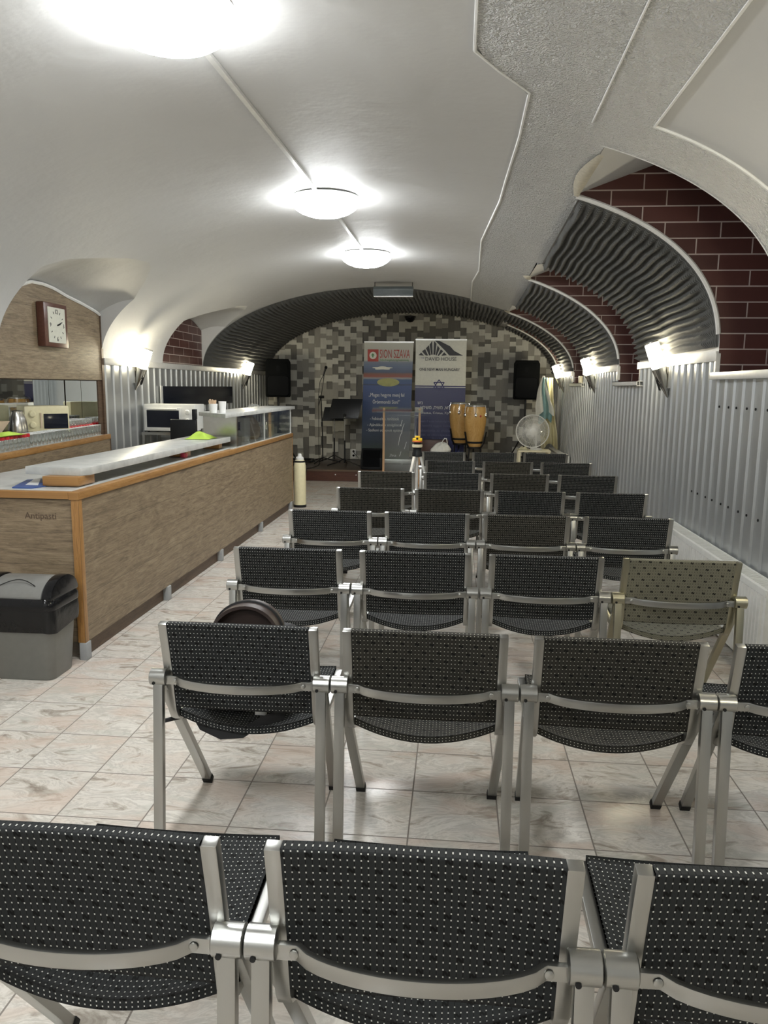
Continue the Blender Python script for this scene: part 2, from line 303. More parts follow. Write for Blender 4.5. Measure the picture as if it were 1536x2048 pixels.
# ------------------------------------------------------------------ mesh builder
class MB:
    def __init__(s): s.bm = bmesh.new(); s.uvl = None
    def face(s, pts):
        try: return s.bm.faces.new([s.bm.verts.new(p) for p in pts])
        except ValueError: return None
    def box(s, c, d, rot=None):
        c = Vector(c); R = rot or Matrix.Identity(3)
        v = [s.bm.verts.new(c + R @ Vector((x*d[0]/2, y*d[1]/2, z*d[2]/2))) for x in (-1, 1) for y in (-1, 1) for z in (-1, 1)]
        for f in ((0, 1, 3, 2), (4, 6, 7, 5), (0, 4, 5, 1), (2, 3, 7, 6), (0, 2, 6, 4), (1, 5, 7, 3)): s.bm.faces.new([v[i] for i in f])
        return s
    def span(s, x0, x1, y0, y1, z0, z1): return s.box(((x0+x1)/2, (y0+y1)/2, (z0+z1)/2), (abs(x1-x0), abs(y1-y0), abs(z1-z0)))
    def rings(s, rings, close=True, cap=True):
        vs = [[s.bm.verts.new(p) for p in r] for r in rings]; n = len(vs[0])
        for a, b in zip(vs, vs[1:]):
            for i in range(n if close else n-1):
                j = (i+1) % n; s.bm.faces.new((a[i], a[j], b[j], b[i]))
        if cap and close:
            s.bm.faces.new(vs[0][::-1]); s.bm.faces.new(vs[-1])
        return s
    def cyl(s, p0, p1, ra, rb=None, seg=14, cap=True):
        p0, p1 = Vector(p0), Vector(p1); rb = ra if rb is None else rb
        d = (p1-p0).normalized(); a = d.orthogonal().normalized(); b = d.cross(a)
        ring = lambda p, r: [p + r*(math.cos(t)*a + math.sin(t)*b) for t in [2*PI*i/seg for i in range(seg)]]
        return s.rings([ring(p0, ra), ring(p1, rb)], True, cap)
    def tube(s, path, r, seg=8, closed=False):
        P = [Vector(p) for p in path]; rs = r if isinstance(r, (list, tuple)) else [r]*len(P); out = []; prev = None
        for i, p in enumerate(P):
            t = (P[(i+1) % len(P)]-P[i-1]) if closed else (P[min(i+1, len(P)-1)]-P[max(i-1, 0)])
            t.normalize()
            a = (prev - t*prev.dot(t)).normalized() if prev is not None and (prev - t*prev.dot(t)).length > 1e-4 else t.orthogonal().normalized()
            prev = a; b = t.cross(a)
            out.append([p + rs[i]*(math.cos(k)*a + math.sin(k)*b) for k in [2*PI*j/seg for j in range(seg)]])
        if closed:
            vs = [[s.bm.verts.new(q) for q in rr] for rr in out]
            for i in range(len(vs)):
                a, b = vs[i], vs[(i+1) % len(vs)]
                for j in range(seg): s.bm.faces.new((a[j], a[(j+1) % seg], b[(j+1) % seg], b[j]))
            return s
        return s.rings(out)
    def sweep(s, path, side, w, h):
        """rectangle w (along the fixed 'side' vector) by h (normal in the path plane)"""
        P = [Vector(p) for p in path]; side = Vector(side).normalized(); out = []
        for i, p in enumerate(P):
            t = (P[min(i+1, len(P)-1)]-P[max(i-1, 0)]).normalized(); n = t.cross(side).normalized()
            out.append([p + side*(a*w/2) + n*(b*h/2) for a, b in ((-1, -1), (1, -1), (1, 1), (-1, 1))])
        return s.rings(out)
    def lathe(s, prof, c=(0, 0, 0), seg=28, axis=None, cap=True):
        c = Vector(c); d = Vector(axis or (0, 0, 1)).normalized()
        a = d.orthogonal().normalized(); b = d.cross(a)
        return s.rings([[c + d*z + max(r, 1e-4)*(math.cos(t)*a + math.sin(t)*b) for t in [2*PI*i/seg for i in range(seg)]] for r, z in prof], True, cap)
    def prism(s, poly, z0, z1):
        return s.rings([[(x, y, z0) for x, y in poly], [(x, y, z1) for x, y in poly]])
    def prismx(s, poly, x0, x1):
        return s.rings([[(x0, y, z) for y, z in poly], [(x1, y, z) for y, z in poly]])
    def prismy(s, poly, y0, y1):
        return s.rings([[(x, y0, z) for x, z in poly], [(x, y1, z) for x, z in poly]])
    def grid(s, fn, nu, nv, uvfn=None):
        V = [[s.bm.verts.new(fn(i/nu, j/nv)) for j in range(nv+1)] for i in range(nu+1)]
        if uvfn and s.uvl is None: s.uvl = s.bm.loops.layers.uv.new('UVMap')
        for i in range(nu):
            for j in range(nv):
                f = s.bm.faces.new((V[i][j], V[i+1][j], V[i+1][j+1], V[i][j+1]))
                if uvfn:
                    for l, (a, b) in zip(f.loops, ((i, j), (i+1, j), (i+1, j+1), (i, j+1))): l[s.uvl].uv = uvfn(a/nu, b/nv)
        return s
    def build(s, name, mat, parent=None, bevel=0.0, smooth=True, angle=38, fix=True):
        bm = s.bm
        if fix: bmesh.ops.recalc_face_normals(bm, faces=bm.faces)
        if bevel:
            ed = [e for e in bm.edges if len(e.link_faces) == 2 and e.calc_face_angle(0) > math.radians(angle)]
            bmesh.ops.bevel(bm, geom=ed, offset=bevel, segments=2, profile=0.6, affect='EDGES', clamp_overlap=True)
        if smooth:
            for f in bm.faces: f.smooth = True
            for e in bm.edges:
                if len(e.link_faces) == 2 and e.calc_face_angle(0) > math.radians(angle): e.smooth = False
        me = bpy.data.meshes.new(name); bm.to_mesh(me); bm.free()
        for m in (mat if isinstance(mat, list) else [mat]): me.materials.append(m)
        o = bpy.data.objects.new(name, me); COL.objects.link(o)
        if parent: o.parent = parent
        return o

def tag(o, label=None, cat=None, group=None, kind=None):
    if label: o['label'] = label
    if cat: o['category'] = cat
    if group: o['group'] = group
    if kind: o['kind'] = kind
    return o
def thing(name, label, cat, loc=(0, 0, 0), rz=0.0, group=None):
    o = bpy.data.objects.new(name, None); o.empty_display_size = 0.1; COL.objects.link(o)
    o.location = loc; o.rotation_euler = (0, 0, rz); return tag(o, label, cat, group)
def struct(o): o['kind'] = 'structure'; return o
def dup(root, loc, rz=None, label=None, group=None):
    r = root.copy(); COL.objects.link(r); r.location = loc
    if rz is not None: r.rotation_euler = (0, 0, rz)
    if label: r['label'] = label
    if group: r['group'] = group
    for ch in list(root.children):
        c = ch.copy(); COL.objects.link(c); c.parent = r
        for g in list(ch.children):
            d = g.copy(); COL.objects.link(d); d.parent = c
    return r
def text(s, mat, parent, loc, height, width=None, rot=(PI/2, 0, 0), name='lettering', bold=0.0):
    cu = bpy.data.curves.new(name, 'FONT'); cu.body = s; cu.align_x = 'CENTER'; cu.align_y = 'CENTER'
    cu.extrude = 0.001; cu.size = 1.0; cu.offset = bold; cu.resolution_u = 3
    tmp = bpy.data.objects.new(name, cu); COL.objects.link(tmp)
    bpy.context.view_layer.update()
    me = bpy.data.meshes.new_from_object(tmp.evaluated_get(bpy.context.evaluated_depsgraph_get()))
    COL.objects.unlink(tmp); bpy.data.objects.remove(tmp)
    xs = [v.co.x for v in me.vertices] or [0, 1]; ys = [v.co.y for v in me.vertices] or [0, 1]
    w, h = max(xs)-min(xs), max(ys)-min(ys); cx, cy = (max(xs)+min(xs))/2, (max(ys)+min(ys))/2
    sy = height/h; sx = (width/w) if width else sy
    for v in me.vertices: v.co = Vector(((v.co.x-cx)*sx, (v.co.y-cy)*sy, v.co.z))
    me.materials.clear(); me.materials.append(mat)
    o = bpy.data.objects.new(name, me); COL.objects.link(o); o.location = loc; o.rotation_euler = rot
    if parent: o.parent = parent
    return o
def interp(x, pts):
    if x <= pts[0][0]: return pts[0][1]
    for (a, b), (c, d) in zip(pts, pts[1:]):
        if x <= c: return b + (d-b)*((x-a)/(c-a) if c > a else 0)
    return pts[-1][1]
def tri(x): x = x % 1.0; return 1-abs(2*x-1)

# ================================================================== THE ROOM
XL, XR, YB, YN = -3.72, 1.80, 15.10, -3.0
XC, AH, ZS = -0.96, 2.76, 1.87
def vz(x, y):
    t = min(1.0, abs(x-XC)/AH)
    b = interp(y, [(5.65, 1.25), (8.5, 1.2), (11.5, 1.17)])
    p = 2.0 if x < XC else interp(y, [(5.65, 2.4), (8.5, 2.1), (11.5, 2.0)])
    return ZS + b*max(0.0, 1-t**p)**(1/p)
def vn(x, y):       # inward normal of the vault profile
    e = 0.004; x0, x1 = max(XL+1e-4, x-e), min(XR-1e-4, x+e)
    dx, dz = x1-x0, vz(x1, y)-vz(x0, y)
    return Vector((dz, 0, -dx)).normalized()
def vp(x, y, off=0.0): return Vector((x, y, vz(x, y))) + vn(x, y)*off
def arcx(xl, xr, n):
    a = math.asin(max(-1, min(1, (xl-XC)/AH))); b = math.asin(max(-1, min(1, (xr-XC)/AH)))
    return [XC + AH*math.sin(a+(b-a)*i/n) for i in range(n+1)]

# floor
struct(MB().box(((XL+3.2)/2-0.3, (YN+YB)/2, -0.05), (7.6, YB-YN+0.6, 0.1)).build('floor', M['floor'], smooth=False))

RP = [(4.55, 5.65, 0.77), (8.02, 9.0, 0.75), (11.42, 12.45, 0.75), (13.80, 14.35, 0.85)]         # window pockets, right haunch
LP1 = [(6.05, -3.30), (6.2, -3.18), (6.55, -3.06), (6.92, -2.94), (7.23, -2.90), (7.45, -2.97), (7.65, -3.11), (7.9, -3.34)]
LP2 = [(9.60, -3.42), (9.75, -3.36), (10.2, -3.15), (10.5, -2.98), (10.72, -2.92), (10.9, -3.0), (11.15, -3.36)]
def limits(y, side):
    xl, xr = XL, XR
    for a, b, xi in RP:
        if (a < y < b) or (y == a and side > 0) or (y == b and side < 0): xr = xi
    for P in (LP1, LP2):
        a, b = P[0][0], P[-1][0]
        if (a < y < b) or (y == a and side > 0) or (y == b and side < 0): xl = interp(y, P)
    return xl, xr
ys = set()
y = YN
while y < YB+0.05: ys.add(round(y, 3)); y += 0.25
cuts = [v for a, b, _ in RP for v in (a, b)] + [LP1[0][0], LP1[-1][0], LP2[0][0], LP2[-1][0]]
for P in (LP1, LP2):
    for k in range(25): ys.add(round(P[0][0] + (P[-1][0]-P[0][0])*k/24, 4))
ys = sorted(ys | set(cuts) | {YB+0.05})
sl = []
for y in ys:
    if y in cuts: sl += [(y, -1), (y, 1)]
    else: sl.append((y, 0))
mb = MB(); NV = 72
rows = []
for y, sd in sl:
    xl, xr = limits(y, sd); rows.append((y, [mb.bm.verts.new((x, y, vz(x, y))) for x in arcx(xl, xr, NV)]))
for (ya, A), (yb, B) in zip(rows, rows[1:]):
    if yb-ya < 1e-6: continue
    for i in range(NV): mb.bm.faces.new((A[i], A[i+1], B[i+1], B[i]))
struct(mb.build('ceiling', M['plaster'], angle=60, fix=False))

# pockets, right: brick far jamb, white ceiling, outer wall, sill
XO = 2.75
for k, (a, b, xi) in enumerate(RP):
    zc = lambda x: vz(xi, b) + 0.36*(x-xi) - 0.002
    prof = [(x, vz(x, b)) for x in arcx(xi, XR, 28)]
    mb = MB(); pts = [(x, b, z) for x, z in prof] + [(XR, b, 1.70), (XO, b, 1.70), (XO, b, zc(XO))]
    mb.face(pts)
    mb.face([(XO, a, 1.70), (XO, b, 1.70), (XO, b, zc(XO)), (XO, a, zc(XO))])
    struct(mb.build('wall_right', M['brick'], smooth=False, fix=False))
    mb = MB()
    prof = [(x, vz(x, a)) for x in arcx(xi, XR, 28)]
    mb.face([(x, a, z) for x, z in prof] + [(XR, a, 1.70), (XO, a, 1.70), (XO, a, zc(XO)), (xi, a, zc(xi))])
    mb.grid(lambda u, v: (xi+(XO-xi)*u, a+(b-a)*v, zc(xi+(XO-xi)*u)), 4, 4)
    mb.face([(XR-0.02, a, 1.70), (XO, a, 1.70), (XO, b, 1.70), (XR-0.02, b, 1.70)])
    struct(mb.build('wall_right', M['plaster'], smooth=False, fix=False))
    # torn plaster lip where the pocket meets the crown of its arch
    if k < 3:
        mb = MB(); mb.grid(lambda u, v: vp(xi-(0.055*math.sin(PI*v)+0.008)*(1-u)+0.02*u, b-(0.95 if k == 0 else 0.25)*(1-v)-0.02, 0.018+0.012*math.sin(PI*u)*math.sin(PI*v)), 6, 8)
        struct(mb.build('trim_%d' % (20+k), M['torn'], fix=False))
# pockets, left: end arch lunette, splayed ceiling, jambs
LE1 = [(6.05, 2.20), (6.13, 2.256), (6.4, 2.44), (6.6, 2.50), (6.8, 2.505), (7.0, 2.487), (7.21, 2.447), (7.5, 2.43-0.02), (7.81, 2.388-0.03), (7.9, 2.33)]
LE2 = [(9.6, 2.15), (9.85, 2.35), (10.1, 2.47), (10.35, 2.53), (10.6, 2.53), (10.8, 2.50), (11.0, 2.44), (11.15, 2.39)]
for P, E in ((LP1, LE1), (LP2, LE2)):
    a, b = P[0][0], P[-1][0]; mb = MB()
    def ceil(u, v):
        y = a+(b-a)*v; x1 = interp(y, P); z0 = interp(y, E); z1 = vz(x1, y)
        return (XL-0.03+(x1-XL+0.03)*u, y, z0+(z1-z0)*u + 0.03*math.sin(PI*u))
    mb.grid(ceil, 8, 40)
    for y in (a, b):
        x1 = interp(y, P)
        mb.face([(x, y, vz(x, y)) for x in arcx(XL, x1, 16)] + [(x1+(XL-0.03-x1)*k/8, y, ceil(1-k/8, 0 if y == a else 1)[2]) for k in range(1, 9)])
    struct(mb.build('ceiling', M['plaster'], angle=50, fix=False))

# corrugated sheet walls
def ribbed(name, x, sgn, segs, period, mat):
    """segs: (y0, y1, z0, z1) of the same plane; vertical raised ribs"""
    mb = MB()
    for y0, y1, z0, z1 in segs:
        prof = [(y0, 0)]; k = math.ceil(y0/period)
        while k*period < y1:
            c = k*period
            for dy, d in ((-0.022, 0), (-0.012, 0.014), (0.012, 0.014), (0.022, 0)):
                if y0 < c+dy < y1: prof.append((c+dy, d))
            k += 1
        prof.append((y1, 0))
        for (ya, da), (yb, db) in zip(prof, prof[1:]):
            mb.face([(x-sgn*da, ya, z0), (x-sgn*db, yb, z0), (x-sgn*db, yb, z1), (x-sgn*da, ya, z1)])
    bmesh.ops.remove_doubles(mb.bm, verts=mb.bm.verts, dist=1e-5)
    return struct(mb.build(name, mat, angle=20, fix=False))
PIER = [(YN, 4.55), (5.65, 8.02), (9.0, 11.42), (12.45, 13.80), (14.35, YB)]
segs = [(a, b, 0.0, 1.86) for a, b in PIER] + [(a, b, 0.0, 1.70) for a, b, _ in RP]
wr = ribbed('wall_right', XR, 1, sorted(segs), 0.165, M['sheet'])
for zz, y0, n in ((0.855, 4.60, 9), (1.505, 4.62, 6)):
    for i in range(n):
        yv = (round(y0/0.165)+2*i*0.5+0.5)*0.165+0.02*(i % 2)
        MB().cyl((XR-0.006, yv, zz), (XR+0.002, yv, zz), 0.008, seg=8).build('screw', M['rubber'], wr)
wl = ribbed('wall_left', XL, -1, [(7.92, YB, 0.0, 1.86)], 0.19, M['sheet'])
# backing behind the sheets and the end walls
struct(MB().span(XR+0.02, XR+0.10, YN, YB, 0, 1.69).build('wall_right', M['plaster'], smooth=False))
struct(MB().span(XL-0.55, XL-0.45, YN, YB, 0, 3.2).build('wall_left', M['plaster'], smooth=False))
struct(MB().span(XL-0.45, XL, YN, 5.1, 0, 1.88).build('wall_left', M['plaster'], smooth=False))
struct(MB().span(XL-0.6, XR+1.0, YN-0.1, YN, 0, 3.3).build('wall_front', M['plaster'], smooth=False))
# brick lunette beyond the clock wall
mb = MB(); mb.face([(XL-0.004, y, interp(y, LE2)) for y in [LP2[0][0]+(LP2[-1][0]-LP2[0][0])*k/20 for k in range(21)]] + [(XL-0.004, 11.15, 1.84), (XL-0.004, 9.6, 1.84)])
struct(mb.build('wall_left', M['brick'], smooth=False, fix=False))
# metal caps along the sheet walls
tn = [0]
def trim(mb, mat, **kw): tn[0] += 1; return struct(mb.build('trim_%d' % tn[0], mat, **kw))
for a, b in PIER[1:]: trim(MB().span(XR-0.022, XR+0.01, a, b, 1.815, 1.885), M['trimalu'], bevel=0.004)
trim(MB().span(XL-0.01, XL+0.022, 7.93, YB-0.02, 1.815, 1.885), M['trimalu'], bevel=0.004)
for (a, b, _), c in zip(RP[:3], (0.02, 0.02, 0.02)):
    trim(MB().span(XR-0.018, XR+0.012, b-0.005, b+0.03, 1.72, 1.87), M['trimalu'])
trim(MB().span(XR-0.05, XR+0.03, 3.6, 5.655, 1.688, 1.738), M['trimalu'], bevel=0.006)
for a, b in ((7.85, 9.05), (11.30, 12.50)):
    mb = MB(); mb.span(XR-0.055, XR-0.049, a, b, 1.65, 1.70); mb.span(XR-0.055, XR+0.02, a, b, 1.694, 1.70); mb.span(XR-0.055, XR+0.0, a, b, 1.65, 1.655); mb.span(XR-0.03, XR-0.026, a, b, 1.655, 1.694)
    trim(mb, M['trimalu'], smooth=False)
# white edging along each arch front
def arch_edge(y, xl, xr, r, n=40, off=0.01): return trim(MB().tube([vp(x, y, off)+Vector((0, -0.004, 0)) for x in arcx(xl, xr, n)], r, 6), M['trimwhite'])
arch_edge(5.65, 0.78, 1.795, 0.016); arch_edge(9.0, 0.76, 1.795, 0.015); arch_edge(12.45, 0.76, 1.795, 0.014); arch_edge(14.35, 0.86, 1.79, 0.012)
trim(MB().tube([(XL+0.005, y, interp(y, LE1)-0.012) for y in [6.06+1.83*k/30 for k in range(31)]], 0.016, 6), M['trimwhite'])

# embossed wallpaper panels on the vault
def px_l(y): return interp(y, [(YN, 0.03), (3.65, 0.038), (3.84, 0.156), (4.035, 0.311), (4.7, 0.316), (6.2, 0.285), (7.67, 0.19), (9.28, 0.215), (10.2, 0.155), (12.4, 0.17)])
mb = MB(); T0 = 0.012
def strip(y0, y1, fr, n, m=14):
    mb.grid(lambda u, v: vp(px_l(y0+(y1-y0)*v)+(fr-px_l(y0+(y1-y0)*v))*u, y0+(y1-y0)*v, T0), m, n)
strip(YN, 4.08, 0.92, 40); strip(4.08, 4.55, 1.796, 8, 40); strip(4.55, 5.65, 0.765, 12); strip(5.65, 8.02, 0.80, 14); strip(8.02, 9.0, 0.745, 8); strip(9.0, 11.42, 0.80, 14); strip(11.42, 12.3, 0.745, 8)
struct(mb.build('ceiling', M['panel'], angle=50, fix=False))
def edge(pts, r=0.009, o=0.6): trim(MB().tube([vp(x, y, T0*o) for x, y in pts], r, 6), M['trimwhite'])
edge([(px_l(y), y) for y in [YN, 0, 2, 3.0, 3.3, 3.65, 3.84, 4.035, 4.4, 4.7, 5.2, 5.7, 6.2, 6.9, 7.67, 8.4, 9.28, 10.2, 11.3, 12.25]])
edge([(0.92, y) for y in [YN, -1, 0, 1, 2, 3, 3.6, 4.08]]); edge([(x, 4.08) for x in arcx(0.92, 1.79, 24)]); edge([(x, 4.55) for x in arcx(0.75, 1.79, 24)], 0.008)
for pts in ([(0.56+0.09*k/8, YN+(4.25-YN)*k/8) for k in range(9)],): edge(pts, 0.005, 1.0)

# the block-papered end wall: columns of raised and sunken blocks
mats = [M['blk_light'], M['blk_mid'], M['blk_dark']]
mb = MB(); cw = 0.117; rng = random.Random(3)
nc = int((XR-XL)/cw)+1
for c in range(nc):
    z = 0.0 - rng.random()*0.1; x0 = XL+c*cw; last = 0
    while z < 3.06:
        h = rng.choice((0.085, 0.117, 0.117, 0.15, 0.20)); z1 = min(z+h, 3.1)
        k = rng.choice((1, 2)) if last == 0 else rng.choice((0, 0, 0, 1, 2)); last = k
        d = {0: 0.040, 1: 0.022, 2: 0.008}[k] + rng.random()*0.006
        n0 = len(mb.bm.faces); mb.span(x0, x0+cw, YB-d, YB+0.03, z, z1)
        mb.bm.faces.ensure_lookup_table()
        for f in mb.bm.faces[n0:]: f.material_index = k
        z = z1
struct(mb.build('wall_back', mats, smooth=False, fix=False))
struct(MB().span(XL-0.6, XR+1.0, YB+0.03, YB+0.12, 0, 3.3).build('wall_back', M['plaster'], smooth=False))

# acoustic foam on the haunches and on the last bay
def foam(name, label, y0f, y1, xl, xr, ridge, amp, n_y, group='acoustic foam on the vault'):
    xs = arcx(xl, xr, 400)
    ym = 0.5*(y0f(0.5*(xl+xr))+y1)
    L = [0.0]
    for p, q in zip(xs, xs[1:]): L.append(L[-1]+math.hypot(q-p, vz(q, ym)-vz(p, ym)))
    nr = max(4, round(L[-1]/ridge)); N = nr*6; res = []; j = 0
    for i in range(N+1):
        s = L[-1]*i/N
        while j < len(L)-2 and L[j+1] < s: j += 1
        f = (s-L[j])/max(1e-6, L[j+1]-L[j]); res.append(xs[j]+(xs[j+1]-xs[j])*min(1, f))
    mb = MB()
    def pt(i, v):
        x = res[i]; ya = y0f(x); y = ya+(y1-ya)*v; dist = (y-ya)
        tp = min(1.0, max(0.0, (dist-0.02)/0.16)) * min(1.0, (1-v)*(y1-ya)/0.03+0.35)
        ph = i/6.0 + 0.10*math.sin(y*7.0+i*0.05)
        zig = 0.12*amp*tri(y/0.05+(0.5 if (i//6) % 2 else 0))
        o = 0.016 + tp*(amp*tri(ph) + zig)
        if v == 0: o = 0.002
        return vp(x, y, o)
    V = [[mb.bm.verts.new(pt(i, (j/n_y))) for j in range(n_y+1)] for i in range(N+1)]
    for i in range(N):
        for j in range(n_y): mb.bm.faces.new((V[i][j], V[i+1][j], V[i+1][j+1], V[i][j+1]))
    o = mb.build('acoustic_foam', M['foam'], angle=60, fix=False)
    return tag(o, label, 'foam panel', group)
foam('a', 'large ridged dark foam panel above the nearest right wall lamp', lambda x: 5.665, 8.01, 0.81, 1.7996, 0.062, 0.055, 64)
foam('b', 'ridged dark foam panel above the second right wall lamp', lambda x: 9.015, 11.41, 0.79, 1.7996, 0.062, 0.05, 48)
foam('c', 'narrow ridged foam panel above the farthest right wall lamp', lambda x: 12.465, 13.79, 0.77, 1.7996, 0.062, 0.045, 28)
foam('d', 'thin strip of dark foam at the right end of the stage arch', lambda x: 14.365, 15.06, 0.87, 1.7996, 0.062, 0.04, 12)
foam('e', 'wide band of black ridged foam arching over the stage', lambda x: interp(x, [(XL, 11.17), (-1.2, 11.40), (0.16, 12.0), (0.17, 12.2), (0.80, 12.46)]), 15.06, XL+0.0004, 0.765, 0.066, 0.042, 40)

# the photographed side of the left bay: laminate clad lunette wall over a mirrored niche
mb = MB(); yy = [5.1]+[6.05+1.85*k/26 for k in range(27)]
top = [(y, (interp(y, LE1) if y >= 6.05 else 1.9)) for y in yy]
mb.prismx([(5.1, 1.655), (5.1, 1.87), (6.05, 1.87)] + [(y, z-0.01) for y, z in top if y >= 6.05] + [(7.9, 1.655)], XL-0.02, XL+0.004)
struct(mb.build('wall_left', M['wood'], smooth=False))
struct(MB().span(XL-0.06, XL+0.012, 7.88, 7.925, 0.9, 2.34).build('trim_30', M['kick'], smooth=False))
struct(MB().span(XL-0.40, XL-0.37, 5.1, 7.80, 0.9, 1.66).build('wall_left', M['plaster'], smooth=False))
struct(MB().span(XL-0.40, XL-0.005, 7.80, 7.88, 0.9, 1.66).build('wall_left', M['kick'], smooth=False))
struct(MB().span(XL-0.40, XL-0.005, 5.1, 7.88, 1.65, 1.68).build('wall_left', M['kick'], smooth=False))
struct(MB().span(XL-0.40, XL-0.005, 5.02, 5.1, 0.9, 1.66).build('wall_left', M['plaster'], smooth=False))
tg = 'mirror tiles in the bar niche'
tag(MB().span(XL-0.368, XL-0.362, 5.12, 7.79, 1.10, 1.65).build('mirror', M['mirror'], smooth=False), 'long mirror along the back of the bar niche behind the glasses', 'mirror')
for i in range(2):
    x0 = XL-0.355+i*0.172
    tag(MB().span(x0, x0+0.168, 7.788, 7.796, 1.10, 1.65).build('mirror_tile', M['mirror'], smooth=False), ['square mirror tile on the niche end, beside the microwave', 'square mirror tile on the niche end, beside the corrugated wall'][i], 'mirror', tg)

# ================================================================== LAMPS
def dome_lamp(loc, label):
    t = thing('ceiling_lamp', label, 'ceiling lamp', loc, 0, 'frosted dome lamps along the crown of the vault')
    MB().lathe([(0.277, 0.0), (0.277, -0.0205)], seg=48).build('base', M['white'], t)
    MB().lathe([(0.0, -0.0225), (0.277, -0.0212), (0.287, -0.0205), (0.288, -0.024), (0.272, -0.045), (0.245, -0.078), (0.20, -0.108), (0.14, -0.130), (0.07, -0.142), (0.0, -0.145)], seg=48, cap=False).build('glass_dome', M['lamp'], t)
    return t
for (x, y), lb in zip([(-1.20, 3.27), (-1.09, 6.38), (-1.04, 8.75), (-1.17, 0.3), (-1.2, -1.9)], ['big lit frosted ceiling dome, the nearest one at the top edge', 'lit frosted ceiling dome, the middle one of the row', 'lit frosted ceiling dome nearest the stage arch', 'lit frosted ceiling dome just behind the viewer', 'lit frosted ceiling dome farthest behind the viewer']):
    dome_lamp((x, y, vz(x, y)-0.012), lb)
def conduit(a, b, lb):
    o = MB().sweep([vp(a[0]+(b[0]-a[0])*k/16, a[1]+(b[1]-a[1])*k/16, 0.010) for k in range(17)], (1, 0, 0), 0.028, 0.018).build('cable_trunking', M['trimalu'])
    tag(o, lb, 'cable trunking')
conduit((-1.18, 3.40), (-1.12, 6.16), 'thin white cable trunking between the nearest and middle ceiling domes')
conduit((-1.09, 6.58), (-1.05, 8.60), 'thin white cable trunking between the middle and far ceiling domes')

def sconce(y, side, label, sc=1.0):
    x = XR if side > 0 else XL
    t = thing('wall_lamp', label, 'wall lamp', (x, y, 1.55), 0, 'tilted torch lamps on the side walls')
    s = -side
    ax = Vector((0.36*s, 0, 1)).normalized(); b0 = Vector((0.004*s, 0, 0.0))
    e1 = b0+ax*0.265; e2 = b0+ax*0.275; e3 = b0+ax*0.485; R = 0.060*sc
    # half cone holder whose tip lies on the wall
    MB().rings([[b0+ax*h + r*(math.cos(a)*Vector((ax.z*1.0, 0, -ax.x)) + math.sin(a)*Vector((0, 1, 0))) for a in [2*PI*i/20 for i in range(20)]] for h, r in ((0.0, 0.006), (0.09, 0.030), (0.19, 0.052), (0.265, R))]).build('holder', M['steel'], t)
    for k in (-1, 0, 1):
        p0 = e1 - ax*0.19 + Vector((0, 0.022*k, 0)) + Vector((ax.z, 0, -ax.x))*s*0.045
        MB().box(tuple(p0+ax*0.07), (0.006, 0.008, 0.13), Matrix.Rotation(math.atan2(ax.x, ax.z), 3, 'Y')).build('slot', M['rubber'], t)
    MB().lathe([(R*0.94, 0.0), (R*0.96, 0.02), (R*0.96, 0.20), (R*0.88, 0.205)], tuple(e2), 24, tuple(ax)).build('glass_cylinder', M['sconce'], t)
    MB().lathe([(R*0.97, 0.0), (R*1.0, 0.003), (R*0.97, 0.012)], tuple(e3), 24, tuple(ax)).build('end_cap', M['steel'], t)
    MB().span(0.0, 0.02*s, -0.04, 0.04, 0.08, 0.26).build('wall_plate', M['steel'], t)
sconce(0.4, 1, 'lit tilted torch lamp on the right wall beside the viewer')
sconce(3.0, 1, 'lit tilted torch lamp on the right wall just outside the right frame edge')
sconce(6.88, 1, 'lit tilted torch lamp nearest on the right corrugated wall')
sconce(10.40, 1, 'lit tilted torch lamp in the middle of the right corrugated wall')
sconce(13.45, 1, 'lit tilted torch lamp on the right wall beside the hanging cloth')
sconce(8.72, -1, 'lit tilted torch lamp on the left wall near the clock panel')
sconce(13.22, -1, 'lit tilted torch lamp on the left wall by the far loudspeaker')

